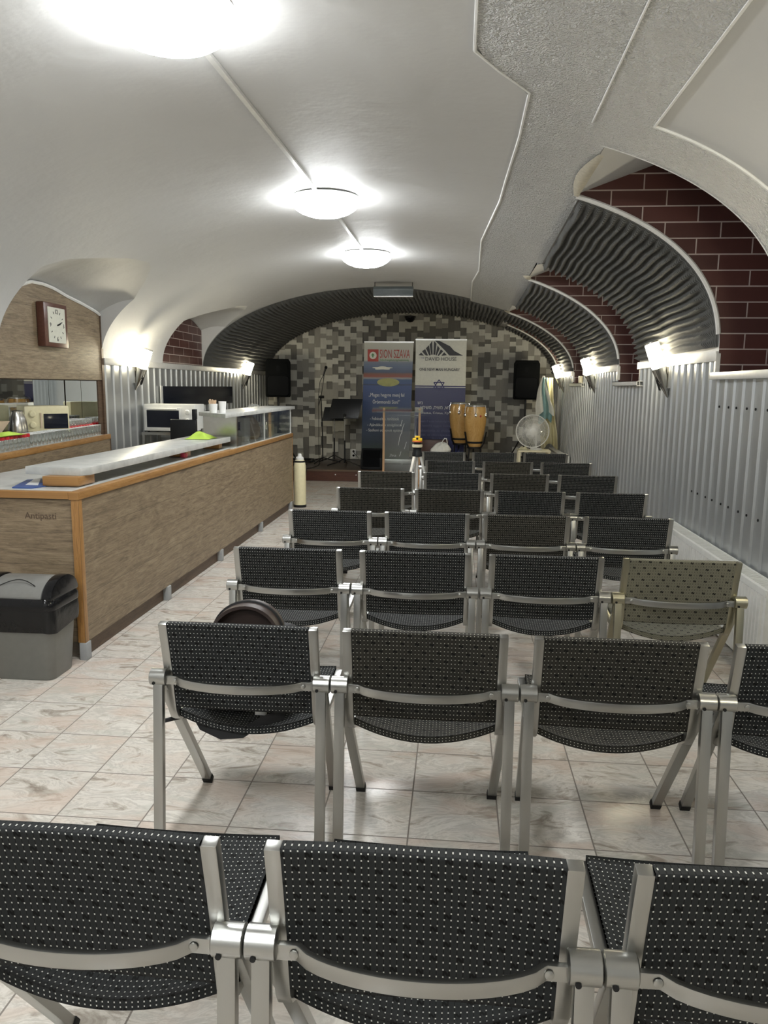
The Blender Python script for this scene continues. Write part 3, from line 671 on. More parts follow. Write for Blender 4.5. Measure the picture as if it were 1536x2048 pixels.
# ================================================================== CHAIRS
def chair_proto():
    t = thing('waiting_room_chair', 'x', 'chair', (0, 0, 0), 0, 'rows of charcoal chairs facing the stage')
    for s in (-1, 1):
        x = 0.2600*s
        path = [(x, -0.036, 0.813), (x, -0.014, 0.72), (x, 0.008, 0.62), (x, 0.022, 0.53), (x, 0.033, 0.475), (x, 0.050, 0.446), (x, 0.080, 0.427), (x, 0.125, 0.420), (x, 0.25, 0.424), (x, 0.42, 0.432), (x, 0.52, 0.440), (x, 0.542, 0.440)]
        MB().sweep(path, (1, 0, 0), 0.030, 0.026).build('side_rail', M['alu'], t, bevel=0.003)
        MB().lathe([(0.025, -0.030), (0.030, -0.027), (0.030, 0.027), (0.025, 0.030)], (0.2865*s, -0.02, 0.612), 20, (1, 0, 0)).build('hinge', M['alu'], t)
        MB().cyl((0.2855*s-0.012, -0.0505, 0.598), (0.2855*s-0.012, -0.044, 0.598), 0.0055, seg=10).build('bolt', M['rubber'], t)
        h = Vector((0.2855*s, -0.022, 0.60))
        fr = Vector((0.262*s, 0.385, 0.016)); rf = Vector((0.2855*s, -0.075, 0.014))
        for foot, off in ((fr, 0.012), (rf, -0.006)):
            a = h+Vector((0, off, 0)); n = (foot-a).normalized()
            lg = MB().sweep([a, a+(foot-a)*0.5, foot], (1, 0, 0), 0.034, 0.026).build('leg', M['alu'], t, bevel=0.002)
            MB().sweep([foot-n*0.018, foot+n*0.016*(0.8)], (1, 0, 0), 0.038, 0.030).build('foot_cap', M['rubber'], lg, bevel=0.003)
    # back upholstery: a shallow forward curve between the rails
    HW, Z0, Z1 = 0.2455, 0.487, 0.815
    def ctr(u, v):
        x = -HW+2*HW*u; z = Z0+(Z1-Z0)*v; e = 1-(2*u-1)**2
        y = interp(z, [(0.475, 0.033), (0.53, 0.022), (0.62, 0.008), (0.72, -0.014), (0.813, -0.036)]) + 0.014*e
        return Vector((x, y, z + (-0.004*e if v > 0.5 else -0.010*e)*abs(2*v-1)))
    mb = MB(); th = 0.013
    def shell(u, w):        # w runs down the rear face, under, and up the front face
        ang = 2*PI*w
        v = 0.5+0.5*math.cos(ang); v = min(1, max(0, 0.5+0.62*math.cos(ang)))
        p = ctr(u, v); k = math.sin(ang); k = max(-1, min(1, k*2.2))
        return p+Vector((0, -th*k, 0))
    def suv(u, w):
        ang = 2*PI*w; v = min(1, max(0, 0.5+0.62*math.cos(ang)))
        k = max(-1, min(1, math.sin(ang)*2.2)); ex = th*(1-abs(k))
        return (2*HW*u, (Z1-Z0)*v + (ex if v > 0.99 else -ex if v < 0.01 else 0))
    mb.grid(shell, 22, 44, suv)
    mb.build('backrest', M['fabric'], t, angle=75, fix=False)
    # seat upholstery: slung between the rails
    def sctr(u, v):
        x = -HW+2*HW*u; e = 1-(2*u-1)**2; y = 0.055+0.495*v
        z = interp(v, [(0, 0.440), (0.08, 0.428), (0.35, 0.428), (0.8, 0.436), (1.0, 0.440)]) + 0.010
        sag = interp(v, [(0, 0.052), (0.15, 0.042), (0.5, 0.030), (0.85, 0.016), (1, 0.006)])
        return Vector((x, y-0.012*e*(1 if v < 0.3 else 0), z-sag*e))
    mb = MB()
    def sshell(u, w):
        ang = 2*PI*w; v = min(1, max(0, 0.5+0.60*math.cos(ang))); k = max(-1, min(1, math.sin(ang)*2.6))
        p = sctr(u, v)
        return p+Vector((0, 0, 0.013*k))
    def ssuv(u, w):
        v = min(1, max(0, 0.5+0.60*math.cos(2*PI*w))); ex = 0.013*(1-abs(max(-1, min(1, math.sin(2*PI*w)*2.6))))
        return (2*HW*u, 0.525*v + (ex if v > 0.99 else -ex if v < 0.01 else 0))
    mb.grid(sshell, 22, 44, ssuv)
    mb.build('seat', M['fabric'], t, angle=75, fix=False)
    # bowed cross bar behind the back with flattened riveted ends
    N = 24; path = []
    for i in range(N+1):
        x = -0.262+0.524*i/N; a = abs(x)
        d = 0.0 if a > 0.205 else 0.050*(1-(a/0.205)**2)**0.75+0.012
        path.append((x, -0.030-d, 0.606))
    bar = MB().sweep(path, (0, 0, 1), 0.031, 0.013).build('cross_bar', M['alu'], t, bevel=0.003)
    for s in (-1, 1):
        MB().lathe([(0.0085, 0), (0.0085, 0.002), (0.004, 0.004)], (0.225*s, -0.0385, 0.606), 12, (0, -1, 0)).build('rivet', M['alu'], bar)
    return t
proto = chair_proto()
ROWS = [
 (1.250, [-0.675, -0.041, 0.593]),
 (2.492, [-0.725, -0.083, 0.548, 1.180]),
 (3.745, [-0.828, -0.183, 0.447, 1.087]),
 (4.955, [-0.818, -0.170, 0.463, 1.092]),
 (6.130, [-0.673, -0.043, 0.582, 1.221]),
 (7.365, [-0.653, -0.028, 0.602, 1.233]),
 (8.580, [-0.055, 0.563, 1.205]),
 (9.790, [-0.145, 0.459, 1.124])]
OLIVE = {(2, 1), (2, 2), (6, 0), (7, 1), (6, 2), (5, 0), (4, 2), (5, 1)}
ordn = ['nearest', 'second', 'third', 'fourth', 'fifth', 'sixth', 'seventh', 'farthest']
LABELS = {
 (1, 0): 'charcoal dotted chair at lower left corner, its left half cut by the frame',
 (1, 1): 'charcoal dotted chair in the bottom middle, the biggest and closest one',
 (1, 2): 'charcoal dotted chair cut off by the lower right corner',
 (2, 0): 'charcoal dotted chair holding the black backpack on its seat',
 (2, 3): 'charcoal dotted chair of the second row, cut off by the right frame edge',
 (3, 3): 'faded grey-green chair with worn upholstery beside the radiator',
 (4, 3): 'charcoal dotted chair at the right end of the fourth row, touching the near radiator',
 (6, 0): 'brown-tinged charcoal chair standing just behind the laser level tripod, left end of its row',
}
shared = {}
def set_fabric(root, key):
    for ch in root.children:
        b = ch.name.split('.')[0]
        m = M[key] if b in ('seat', 'backrest') else (M['alu_dull'] if key == 'fabric_worn' and b in ('side_rail', 'hinge', 'leg') else None)
        if m is None: continue
        k2 = (ch.data.name, key)
        if k2 not in shared:
            d = ch.data.copy(); d.materials.clear(); d.materials.append(m); shared[k2] = d
        ch.data = shared[k2]
first = True
for r, (y, xs) in enumerate(ROWS, 1):
    n = len(xs); mid = sum(xs)/n; sp_ = max(0.6335, (xs[-1]-xs[0])/(n-1)); xs = [mid+(k-(n-1)/2)*sp_ for k in range(n)]
    rz = random.uniform(-0.003, 0.003)
    for i, x in enumerate(xs):
        side = (['left end', 'second from left', 'third from left', 'right end'] if n == 4 else ['left end', 'middle', 'right end'])[i]
        lb = LABELS.get((r, i), 'charcoal dotted chair, %s of the %s row of chairs from the viewer' % (side, ordn[r-1]) if r not in (1, 8) else 'charcoal dotted chair, %s of the %s row of chairs' % (side, ordn[r-1]))
        loc = (x, y, 0)
        if first: proto.location = loc; proto.rotation_euler = (0, 0, rz); proto['label'] = lb; o = proto; first = False
        else: o = dup(proto, loc, rz, lb)
        o.scale = (1.0, 1.0, 1.012 if r == 1 else 1.0)
        if (r, i) == (3, 3): set_fabric(o, 'fabric_worn')
        elif (r, i) in OLIVE or ((r, i+1) in OLIVE and r == 2 and i > 0): set_fabric(o, 'fabric_olive')

# ================================================================== RADIATORS
def radiator(y0, y1, label):
    t = thing('radiator', label, 'radiator', (XR, y0, 0)); L = y1-y0; z0, z1 = 0.10, 0.565; d = 0.135
    mb = MB(); n = int(L/0.045)
    prof = []
    for i in range(n+1):
        yy = L*i/n
        prof += [(yy-0.012, 0.0), (yy-0.004, 0.010), (yy+0.010, 0.010), (yy+0.018, 0.0)] if 0 < i < n else [(yy, 0.0)]
    for (a, p), (b, q) in zip(prof, prof[1:]): mb.face([(-d-0.0-p, a, z0+0.02), (-d-q, b, z0+0.02), (-d-q, b, z1-0.035), (-d-p, a, z1-0.035)])
    bmesh.ops.remove_doubles(mb.bm, verts=mb.bm.verts, dist=1e-5)
    mb.span(-d-0.006, -d+0.008, 0, L, z1-0.035, z1); mb.span(-d-0.004, -d+0.01, 0, L, z0, z0+0.02)
    mb.build('front_panel', M['radiator'], t, smooth=False, fix=False)
    for yy in (0.0, L): MB().span(-d-0.002, -0.03, yy-0.006, yy+0.006, z0, z1).build('side_panel', M['radiator'], t)
    mb = MB(); mb.span(-d+0.008, -d+0.016, 0, L, z1-0.006, z1); mb.span(-0.036, -0.028, 0, L, z1-0.006, z1+0.004)
    k = 0.02
    while k < L-0.02: mb.span(-d+0.012, -0.03, k, k+0.012, z1-0.006, z1-0.001); k += 0.03
    mb.build('top_grille', M['radiator'], t, smooth=False)
    MB().span(-0.050, -0.022, 0.1, L-0.1, z0+0.04, z1-0.05).build('rear_panel', M['radiator'], t)
    for yy in (0.25, L-0.25): MB().span(-d+0.01, -0.0145, yy-0.015, yy+0.015, z0+0.1, z0+0.15).build('wall_bracket', M['radiator'], t)
    for yy in (0.15, L-0.15): MB().cyl((-0.08, yy, 0), (-0.08, yy, z0+0.03), 0.011).build('pipe', M['radiator'], t)
radiator(4.15, 6.38, 'long white panel radiator under the corrugated wall beside the chairs')
radiator(12.25, 14.1, 'white radiator far along the right wall near the electric fan')

# ================================================================== THE BAR
FX = -2.152
bar = thing('bar_counter', 'long wood-laminate bar counter with pine edging on the left', 'bar counter', (FX, 4.18, 0))
L = 5.83; BX = -1.0                                     # length and depth (local x from 0 back to BX)
MB().span(-0.02, 0, 0.03, L, 0.105, 0.955).build('front_panel', M['wood'], bar, smooth=False)
ep = MB().span(BX, -0.04, 0.012, 0.03, 0.105, 0.955).build('end_panel', M['woodx'], bar, smooth=False)
text('Antipasti', M['inkfade'], ep, (-0.235, 0.0115, 0.853), 0.050, 0.19)
MB().span(-0.04, 0.006, -0.004, 0.042, 0.105, 0.958).build('corner_post', M['pinez'], bar, bevel=0.004)
MB().span(-0.05, 0.010, -0.010, L+0.012, 0.958, 1.004).build('edge_trim', M['pine'], bar, bevel=0.004)
MB().span(BX, -0.05, -0.010, 0.035, 0.962, 1.004).build('edge_trim', M['pine'], bar, bevel=0.004)
MB().span(-0.012, 0.004, L, L+0.012, 0.10, 0.958).build('edge_trim', M['pinez'], bar)
MB().span(-0.045, -0.03, 0.06, L-0.02, 0.0, 0.105).build('kick_board', M['kick'], bar, smooth=False)
DX = -0.83
MB().prism([(-0.05, 0.035), (-0.05, L), (DX, L), (DX, 1.5), (BX, 1.5), (BX, 0.035)], 0.955, 0.998).build('worktop', M['stone'], bar, smooth=False)
MB().span(DX, DX+0.02, 1.5, L, 0.0, 0.955).build('rear_panel', M['woodx'], bar, smooth=False)
MB().span(BX, BX+0.02, 0.05, 1.5, 0.0, 0.955).build('rear_panel', M['woodx'], bar, smooth=False)
MB().span(DX, -0.02, L-0.02, L, 0.0, 0.955).build('end_panel', M['woodx'], bar, smooth=False)
for yy in (0.022, 1.33, 2.67, 4.16, 5.72): MB().span(-0.032, 0.012, yy-0.03, yy+0.03, 0.0, 0.105).build('foot', M['concrete'], bar, bevel=0.003)
# raised serving slab on timber packers
rs = thing('raised_shelf', 'thick grey stone-look slab raised on wooden blocks over the near bar end', 'counter shelf', (FX, 4.2, 1.004))
MB().prism([(-0.115, 0.26), (-0.49, 0.30), (-0.505, 3.45), (-0.085, 3.30), (-0.085, 0.32)], 0.058, 0.106).build('slab', M['stone'], rs, bevel=0.003)
for (x0, x1, y0, y1) in ((-0.33, -0.105, 0.205, 0.42), (-0.30, -0.15, 2.2, 2.32), (-0.30, -0.14, 3.1, 3.2)):
    MB().span(x0, x1, y0, y1, 0.0, 0.058).build('wooden_block', M['pine'], rs, bevel=0.003)
# glazed upper shelf
us = thing('glazed_shelf', 'high grey shelf on clear glass panes over the far half of the bar', 'counter shelf', (FX, 7.0, 0.998))
MB().prism([(0.015, 0.02), (-0.42, 0.55), (-0.40, 3.20), (0.015, 3.12)], 0.315, 0.352).build('slab', M['stone'], us, bevel=0.003)
MB().span(-0.012, -0.006, 0.45, 1.55, 0.006, 0.315).build('glass_pane', M['glass'], us, smooth=False)
MB().span(-0.012, -0.006, 1.57, 2.93, 0.006, 0.315).build('glass_pane', M['glass'], us, smooth=False)
MB().span(-0.38, -0.01, 2.935, 2.941, 0.006, 0.315).build('glass_pane', M['glass'], us, smooth=False)
MB().span(-0.03, 0.0, 0.30, 2.95, 0.006, 0.014).build('base_strip', M['trimalu'], us)
MB().span(-0.018, -0.002, 1.552, 1.568, 0.012, 0.315).build('post', M['trimalu'], us)
MB().span(-0.018, -0.002, 2.93, 2.946, 0.012, 0.315).build('post', M['trimalu'], us)
MB().span(-0.40, -0.05, 0.62, 0.66, 0.006, 0.315).build('bracket', M['steel'], us)
# things on and in the bar
f = MB().prism([(-2.62, 4.31), (-2.50, 4.31), (-2.46, 4.43), (-2.66, 4.72), (-2.74, 4.68)], 0.0, 0.006).build('folder', M['bluecard']); f.location = (0, 0, 0.999); tag(f, 'blue card folder lying at the near corner of the bar worktop', 'folder')
MB().prism([(-2.60, 4.42), (-2.52, 4.42), (-2.66, 4.70), (-2.70, 4.69)], 0.0062, 0.0072).build('white_strip', M['paper'], f)
def cloth(name, label, cat, cx, cy, z, wx, wy, hh, mat, seed):
    r = random.Random(seed); k = [r.uniform(0, 6) for _ in range(6)]
    def top(u, v):
        e = min(1, 4*min(u, 1-u))*min(1, 4*min(v, 1-v)); q = 0.5+0.25*math.sin(7*u+k[0])*math.cos(6*v+k[1])+0.25*math.sin(11*u-8*v+k[2])
        return (cx+wx*(u-0.5)*(1+0.1*math.sin(9*v+k[3])), cy+wy*(v-0.5)*(1+0.1*math.sin(8*u+k[4])), z+0.004+hh*e*(0.35+0.65*q)*(1-1.3*(u-0.5)**2)*(1-1.3*(v-0.5)**2))
    mb = MB(); mb.grid(top, 18, 18)
    mb.grid(lambda u, v: (top(u, v)[0], top(u, v)[1], z+0.0005), 18, 18)
    return tag(mb.build(name, mat, angle=70), label, cat)
cloth('dishcloth', 'crumpled lime green cloth on the far end of the raised slab', 'cloth', -2.42, 7.16, 1.1105, 0.22, 0.28, 0.075, M['green'], 4)
rj = MB().lathe([(0.03, 0), (0.032, 0.01), (0.032, 0.035), (0.02, 0.04)], seg=16).build('jar_lid', M['pinkred']); rj.location = (-2.33, 6.42, 1.0); tag(rj, 'small pinkish red cap under the raised slab', 'lid')
cp = thing('stirrer_cup', 'white paper cup full of wooden stirrers on the glazed shelf', 'cup', (-2.335, 7.28, 1.3505))
MB().lathe([(0.034, 0), (0.043, 0.088), (0.040, 0.088), (0.032, 0.004)], seg=20).build('cup', M['paper'], cp)
for k in range(14):
    a = k*2.4; b = 0.02*math.sqrt((k+1)/14)
    MB().sweep([(b*math.cos(a), b*math.sin(a), 0.006), (2.2*b*math.cos(a)+random.uniform(-.012, .012), 2.2*b*math.sin(a), 0.118+0.016*random.random())], (1, 0, 0), 0.007, 0.003).build('stirrer', M['stickwood'], cp)
c2 = MB().lathe([(0.03, 0), (0.038, 0.11), (0.035, 0.11), (0.028, 0.004)], seg=20).build('paper_cup', M['paper']); c2.location = (-2.268, 7.36, 1.3505); tag(c2, 'taller plain white paper cup behind the stirrer cup', 'cup')
b = MB().lathe([(0.06, 0), (0.075, 0.02), (0.05, 0.04), (0.015, 0.05)], seg=18).build('bowl', M['tumbler']); b.location = (-2.42, 9.1, 1.3505); tag(b, 'small glass bowl upside down on the far part of the glazed shelf', 'bowl')
# back-of-house: shelf stand with the oven
st = thing('shelf_stand', 'grey metal shelf stand carrying the toaster oven', 'shelf', (-3.34, 9.02, 0))
for z in (0.45, 0.90, 1.062): MB().span(-0.34, 0.32, -0.26, 0.26, z-0.03, z).build('shelf_board', M['steel'], st)
for x in (-0.32, 0.30):
    for y in (-0.24, 0.24): MB().span(x-0.015, x+0.015, y-0.015, y+0.015, 0, 1.04).build('leg', M['steel'], st)
ov = thing('toaster_oven', 'white toaster oven with glass door and two round knobs', 'oven', (-3.36, 8.98, 1.0625))
mb = MB(); mb.span(-0.32, 0.30, -0.14, 0.22, 0.012, 0.325); mb.build('body', M['white'], ov, bevel=0.012)
MB().span(-0.30, 0.135, -0.152, -0.1405, 0.03, 0.285).build('door_frame', M['white'], ov, bevel=0.004)
MB().span(-0.275, 0.115, -0.155, -0.151, 0.055, 0.255).build('door_glass', M['darkglass'], ov)
MB().cyl((-0.26, -0.175, 0.272), (0.10, -0.175, 0.272), 0.008).build('handle', M['white'], ov)
for z in (0.235, 0.135): MB().lathe([(0.028, 0), (0.028, 0.012), (0.022, 0.022), (0, 0.023)], (0.215, -0.141, z), 18, (0, -1, 0)).build('knob', M['white'], ov)
for z in (0.185, 0.075): MB().cyl((0.275, -0.1405, z), (0.275, -0.145, z), 0.006, seg=8).build('indicator', M['rubber'], ov)
for x in (-0.28, 0.26):
    for y in (-0.1, 0.18): MB().cyl((x, y, 0), (x, y, 0.014), 0.015, seg=10).build('foot', M['rubber'], ov)
cloth('tea_towel', 'rumpled white and dark patterned towel on the shelf under the oven', 'cloth', -3.20, 8.90, 0.9005, 0.30, 0.26, 0.09, M['whitecloth'], 9)
mn = thing('till_monitor', 'black flat monitor seen from behind between slab and oven', 'monitor', (-2.81, 7.80, 0.998))
MB().span(-0.15, 0.13, -0.02, 0.02, 0.02, 0.262).build('screen_back', M['black'], mn, bevel=0.008)
MB().span(-0.08, 0.08, 0.02, 0.05, 0.05, 0.2).build('rear_housing', M['black'], mn, bevel=0.01)
MB().prism([(-0.11, -0.08), (0.09, -0.08), (0.09, 0.1), (-0.11, 0.1)], 0, 0.014).build('base', M['black'], mn)
MB().span(-0.03, 0.01, 0.0, 0.03, 0.012, 0.06).build('neck', M['black'], mn)
MB().span(0.09, 0.128, -0.03, 0.03, 0.262, 0.37).build('card_reader', M['black'], mn, bevel=0.006)
sb = MB(); sb.span(-0.15, 0.13, -0.10, 0.10, 0, 0.004); sb.span(-0.15, 0.13, -0.10, -0.096, 0, 0.165); sb.span(-0.15, 0.13, 0.096, 0.10, 0, 0.165); sb.span(-0.15, -0.146, -0.1, 0.1, 0, 0.165); sb.span(0.126, 0.13, -0.1, 0.1, 0, 0.165)
sb = sb.build('steel_bin', M['steel'], smooth=False); sb.location = (-2.515, 7.98, 0.9985); tag(sb, 'open brushed steel container behind the lime green cloth', 'container')
pr = thing('till_printer', 'small white receipt printer under the near end of the glazed shelf', 'printer', (-2.44, 8.42, 0.9985))
MB().span(-0.15, 0.12, -0.1, 0.14, 0.0, 0.26).build('body', M['white'], pr, bevel=0.01)
MB().span(-0.11, 0.07, -0.104, -0.098, 0.13, 0.22).build('window', M['darkglass'], pr)
MB().span(-0.11, 0.07, -0.125, -0.10, 0.11, 0.125).build('tray', M['white'], pr)
for k, (x, y) in enumerate([(-2.30, 7.74), (-2.25, 7.84), (-2.33, 7.84)]):
    g = MB().lathe([(0.028, 0.0), (0.034, 0.095), (0.031, 0.095), (0.025, 0.006)], seg=18).build('tumbler', M['tumbler']); g.location = (x, y, 0.9985); tag(g, 'clear tumbler on the worktop beside the steel container', 'glass', 'tumblers beside the steel container')
bg = MB().lathe([(0.11, 0), (0.13, 0.05), (0.12, 0.18), (0.07, 0.25), (0.03, 0.28), (0.0, 0.281)], seg=20).build('bread_bag', M['beige']); bg.location = (-2.42, 8.85, 0.9985); tag(bg, 'beige rounded bag standing behind the glass panes', 'bag')
jr = thing('carafe', 'clear glass carafe standing behind the glass panes', 'carafe', (-2.30, 9.12, 0.9985))
MB().lathe([(0.05, 0), (0.055, 0.10), (0.03, 0.19), (0.026, 0.24), (0.03, 0.26), (0.026, 0.26), (0.022, 0.2), (0.05, 0.1), (0.045, 0.005)], seg=20).build('body', M['tumbler'], jr)
MB().lathe([(0.018, 0.2), (0.022, 0.268), (0, 0.272)], seg=14).build('stopper', M['steel'], jr)
for nm, lb, x, y, d, m in (('napkin_box', 'brown-pink napkin box at the far end behind the glass', -2.45, 9.30, (0.16, 0.16, 0.12), 'beige'), ('tea_box', 'yellow-green tea box at the far end behind the glass', -2.36, 9.55, (0.12, 0.14, 0.14), 'creamlight'), ('canister', 'dark upright canister behind the glass panes', -2.47, 8.68, (0.10, 0.10, 0.27), 'grille')):
    o = MB().box((0, 0, d[2]/2), d).build(nm, M[m], bevel=0.006); o.location = (x, y, 0.9985); tag(o, lb, 'box' if 'box' in nm else 'canister')
# dark glass splash panel on the corrugated wall
o = MB().span(-3.702, -3.694, 9.5, 12.55, 1.33, 1.595).build('splash_panel', M['darkglass'], smooth=False); tag(o, 'wide dark glass panel on the left corrugated wall above the oven', 'wall panel')
MB().span(-3.703, -3.690, 9.44, 9.50, 1.33, 1.60).build('side_strip', M['trimalu'], o)
pt = thing('cooking_pot', 'dark cooking pot in front of the dark glass panel', 'pot', (-3.30, 10.4, 1.0))
wk = thing('kitchen_worktop', 'kitchen worktop along the left corrugated wall under the dark panel', 'worktop', (-3.70, 9.35, 0))
MB().span(0, 0.6, 0, 3.6, 0.96, 1.0).build('worktop', M['stone'], wk); MB().span(0.0, 0.56, 0.02, 3.58, 0.0, 0.96).build('cupboard', M['white'], wk)
MB().lathe([(0.13, 0), (0.14, 0.01), (0.14, 0.27), (0.13, 0.27), (0.125, 0.02)], seg=24).build('body', M['black'], pt)
for s in (-1, 1): MB().tube([(0.14*s, -0.04, 0.24), (0.175*s, -0.03, 0.245), (0.175*s, 0.03, 0.245), (0.14*s, 0.04, 0.24)], 0.007).build('handle', M['black'], pt)

# back counter with the glasses
bc = thing('back_counter', 'wood-laminate back counter below the mirror niche, pine edged', 'counter', (0, 0, 0))
A, B = Vector((-3.345, 5.15, 0)), Vector((-3.645, 7.86, 0)); dr = (B-A).normalized(); nr = Vector((dr.y, -dr.x, 0))
def skew(x0, x1, s0, s1, z0, z1):
    ps = [A+dr*s+nr*x for s, x in ((s0, x0), (s1, x0), (s1, x1), (s0, x1))]; return MB().prism([(p.x, p.y) for p in ps], z0, z1)
LS = (B-A).length
skew(-0.02, 0.0, 0, LS, 0.0, 1.045).build('front_panel', M['wood'], bc, smooth=False)
skew(-0.03, 0.006, 0, LS+0.005, 1.045, 1.095).build('edge_trim', M['pine'], bc, bevel=0.004)
skew(-0.02, 0.003, LS-0.012, LS+0.01, 0.0, 1.045).build('end_trim', M['kick'], bc)
MB().prism([(-3.375, 5.15), (-3.672, 7.78), (XL-0.35, 7.78), (XL-0.35, 5.15)], 1.055, 1.092).build('worktop', M['stone'], bc)
CT = 1.0925
mw = thing('microwave', 'cream microwave with two knobs and a dark door in the mirror niche', 'microwave', (-3.84, 6.83, CT+0.085), 0.80)
MB().span(-0.22, 0.24, -0.15, 0.14, 0.01, 0.27).build('body', M['cream'], mw, bevel=0.02)
MB().span(-0.03, 0.22, -0.158, -0.149, 0.04, 0.19).build('door_window', M['darkglass'], mw, bevel=0.004)
for z in (0.19, 0.08): MB().lathe([(0.035, 0), (0.035, 0.012), (0.026, 0.022), (0, 0.023)], (-0.145, -0.151, z), 18, (0, -1, 0)).build('knob', M['cream'], mw)
MB().span(-0.065, -0.05, -0.165, -0.15, 0.05, 0.20).build('door_edge', M['beige'], mw)
rk = thing('wire_rack', 'low steel rack under the cream microwave', 'rack', (-3.84, 6.83, CT), 0.80)
MB().span(-0.24, 0.25, -0.17, 0.15, 0.070, 0.085).build('shelf', M['steel'], rk)
for x in (-0.22, 0.23):
    for y in (-0.15, 0.13): MB().cyl((x, y, 0), (x, y, 0.072), 0.007, seg=8).build('leg', M['steel'], rk)
jg = thing('steel_jug', 'polished steel jug standing left of the cream microwave', 'jug', (-3.78, 6.37, CT))
MB().lathe([(0.085, 0), (0.095, 0.04), (0.10, 0.16), (0.085, 0.28), (0.058, 0.345), (0.062, 0.36), (0.0, 0.365)], seg=26).build('body', M['steel'], jg)
MB().tube([(-0.04, 0.06, 0.33), (-0.06, 0.13, 0.31), (-0.07, 0.14, 0.2), (-0.05, 0.085, 0.12)], 0.010).build('handle', M['black'], jg)
kt = thing('kettle', 'dark electric kettle left of the steel jug', 'kettle', (-3.95, 6.20, CT))
MB().lathe([(0.085, 0), (0.095, 0.02), (0.092, 0.2), (0.075, 0.33), (0.03, 0.37), (0, 0.372)], seg=26).build('body', M['darkglass'], kt)
MB().tube([(0.0, -0.07, 0.32), (0.0, -0.15, 0.31), (0.0, -0.15, 0.12), (0.0, -0.09, 0.08)], 0.012).build('handle', M['black'], kt)
MB().lathe([(0.1, 0), (0.1, 0.018)], seg=26).build('base', M['steel'], kt)
ty = thing('serving_tray', 'deep beige plastic tray propped above the glasses at the left frame edge', 'tray', (-3.765, 5.76, CT+0.13))
MB().rings([[(-0.09, -0.24, 0), (0.09, -0.24, 0), (0.09, 0.2, 0), (-0.09, 0.2, 0)], [(-0.12, -0.30, 0.085), (0.12, -0.30, 0.085), (0.12, 0.27, 0.085), (-0.12, 0.27, 0.085)], [(-0.11, -0.29, 0.085), (0.11, -0.29, 0.085), (0.11, 0.26, 0.085), (-0.11, 0.26, 0.085)], [(-0.08, -0.23, 0.012), (0.08, -0.23, 0.012), (0.08, 0.19, 0.012), (-0.08, 0.19, 0.012)]]).build('tray', M['beige'], ty)
MB().prism([(-0.09, -0.24), (0.09, -0.24), (0.09, 0.2), (-0.09, 0.2)], -0.13, 0.0).build('base_box', M['beige'], ty)
cloth('green_cloth', 'lime green cloth lying in front of the beige tray', 'cloth', -3.50, 5.72, CT+0.1178, 0.14, 0.36, 0.03, M['green'], 12)
mw.scale = rk.scale = (0.86, 0.86, 0.9); jg.scale = (0.8, 0.8, 0.8); kt.scale = (0.85, 0.85, 0.85)
mw.location = (-3.83, 6.86, CT+0.0772); rk.location = (-3.83, 6.86, CT)
def tumbler_proto(label, group):
    t = thing('drinking_glass', label, 'glass', (0, 0, 0), 0, group)
    MB().lathe([(0.024, 0.0), (0.026, 0.004), (0.030, 0.05), (0.033, 0.105), (0.031, 0.105), (0.028, 0.05), (0.023, 0.010), (0.0, 0.009)], seg=16).build('glass_body', M['tumbler'], t)
    MB().tube([(0.032*math.cos(2*PI*i/16), 0.032*math.sin(2*PI*i/16), 0.105) for i in range(16)], 0.0022, 5, True).build('rim', M['rimglass'], t)
    return t
def lidded_proto(label, group):
    t = thing('drinking_glass', label, 'glass', (0, 0, 0), 0, group)
    MB().lathe([(0.030, 0.0), (0.032, 0.006), (0.032, 0.08), (0.030, 0.092), (0.028, 0.092), (0.029, 0.01), (0.0, 0.009)], seg=16).build('glass_body', M['tumbler'], t)
    MB().lathe([(0.034, 0.090), (0.035, 0.093), (0.035, 0.112), (0.031, 0.116), (0.0, 0.117)], seg=16).build('red_lid', M['red'], t)
    return t
ga, gb = 'clear tumblers on the back counter', 'red lidded glasses on the back counter'
gp = tumbler_proto('clear drinking glass among the rows on the back counter', ga); usedp = [False, False]
lp = lidded_proto('clear glass with a red lid among the rows on the back counter', gb)
top_spots = []
for row in range(4):
    for k in range(33):
        s = 0.30 + k*0.0735 + (0.035 if row % 2 else 0); w = -0.075 - row*0.0735
        p = A+dr*s+nr*w
        if s > LS-0.12 or p.x < XL-0.30: continue
        if s < 1.06 and row >= 2: continue        # tray and carton stand here
        if 0.2 < s < 1.45 and row >= 2: continue          # jug and kettle
        if s < 1.98 and row >= 2: continue
        lid = (row == 0 and s < 0.95) or (row >= 1 and s > 1.75)
        loc = (p.x+random.uniform(-.003, .003), p.y+random.uniform(-.003, .003), CT)
        if lid:
            if not usedp[1]: lp.location = loc; usedp[1] = True
            else: dup(lp, loc)
            if row >= 1: top_spots.append((loc[0], loc[1], CT+0.1175))
        else:
            if not usedp[0]: gp.location = loc; usedp[0] = True
            else: dup(gp, loc)
for k, l in enumerate(top_spots):
    t = dup(gp, l, 0, 'clear glass stacked on top of a red lidded glass', 'glasses stacked on the red lids')
    t.scale = (0.9, 0.9, 0.5)
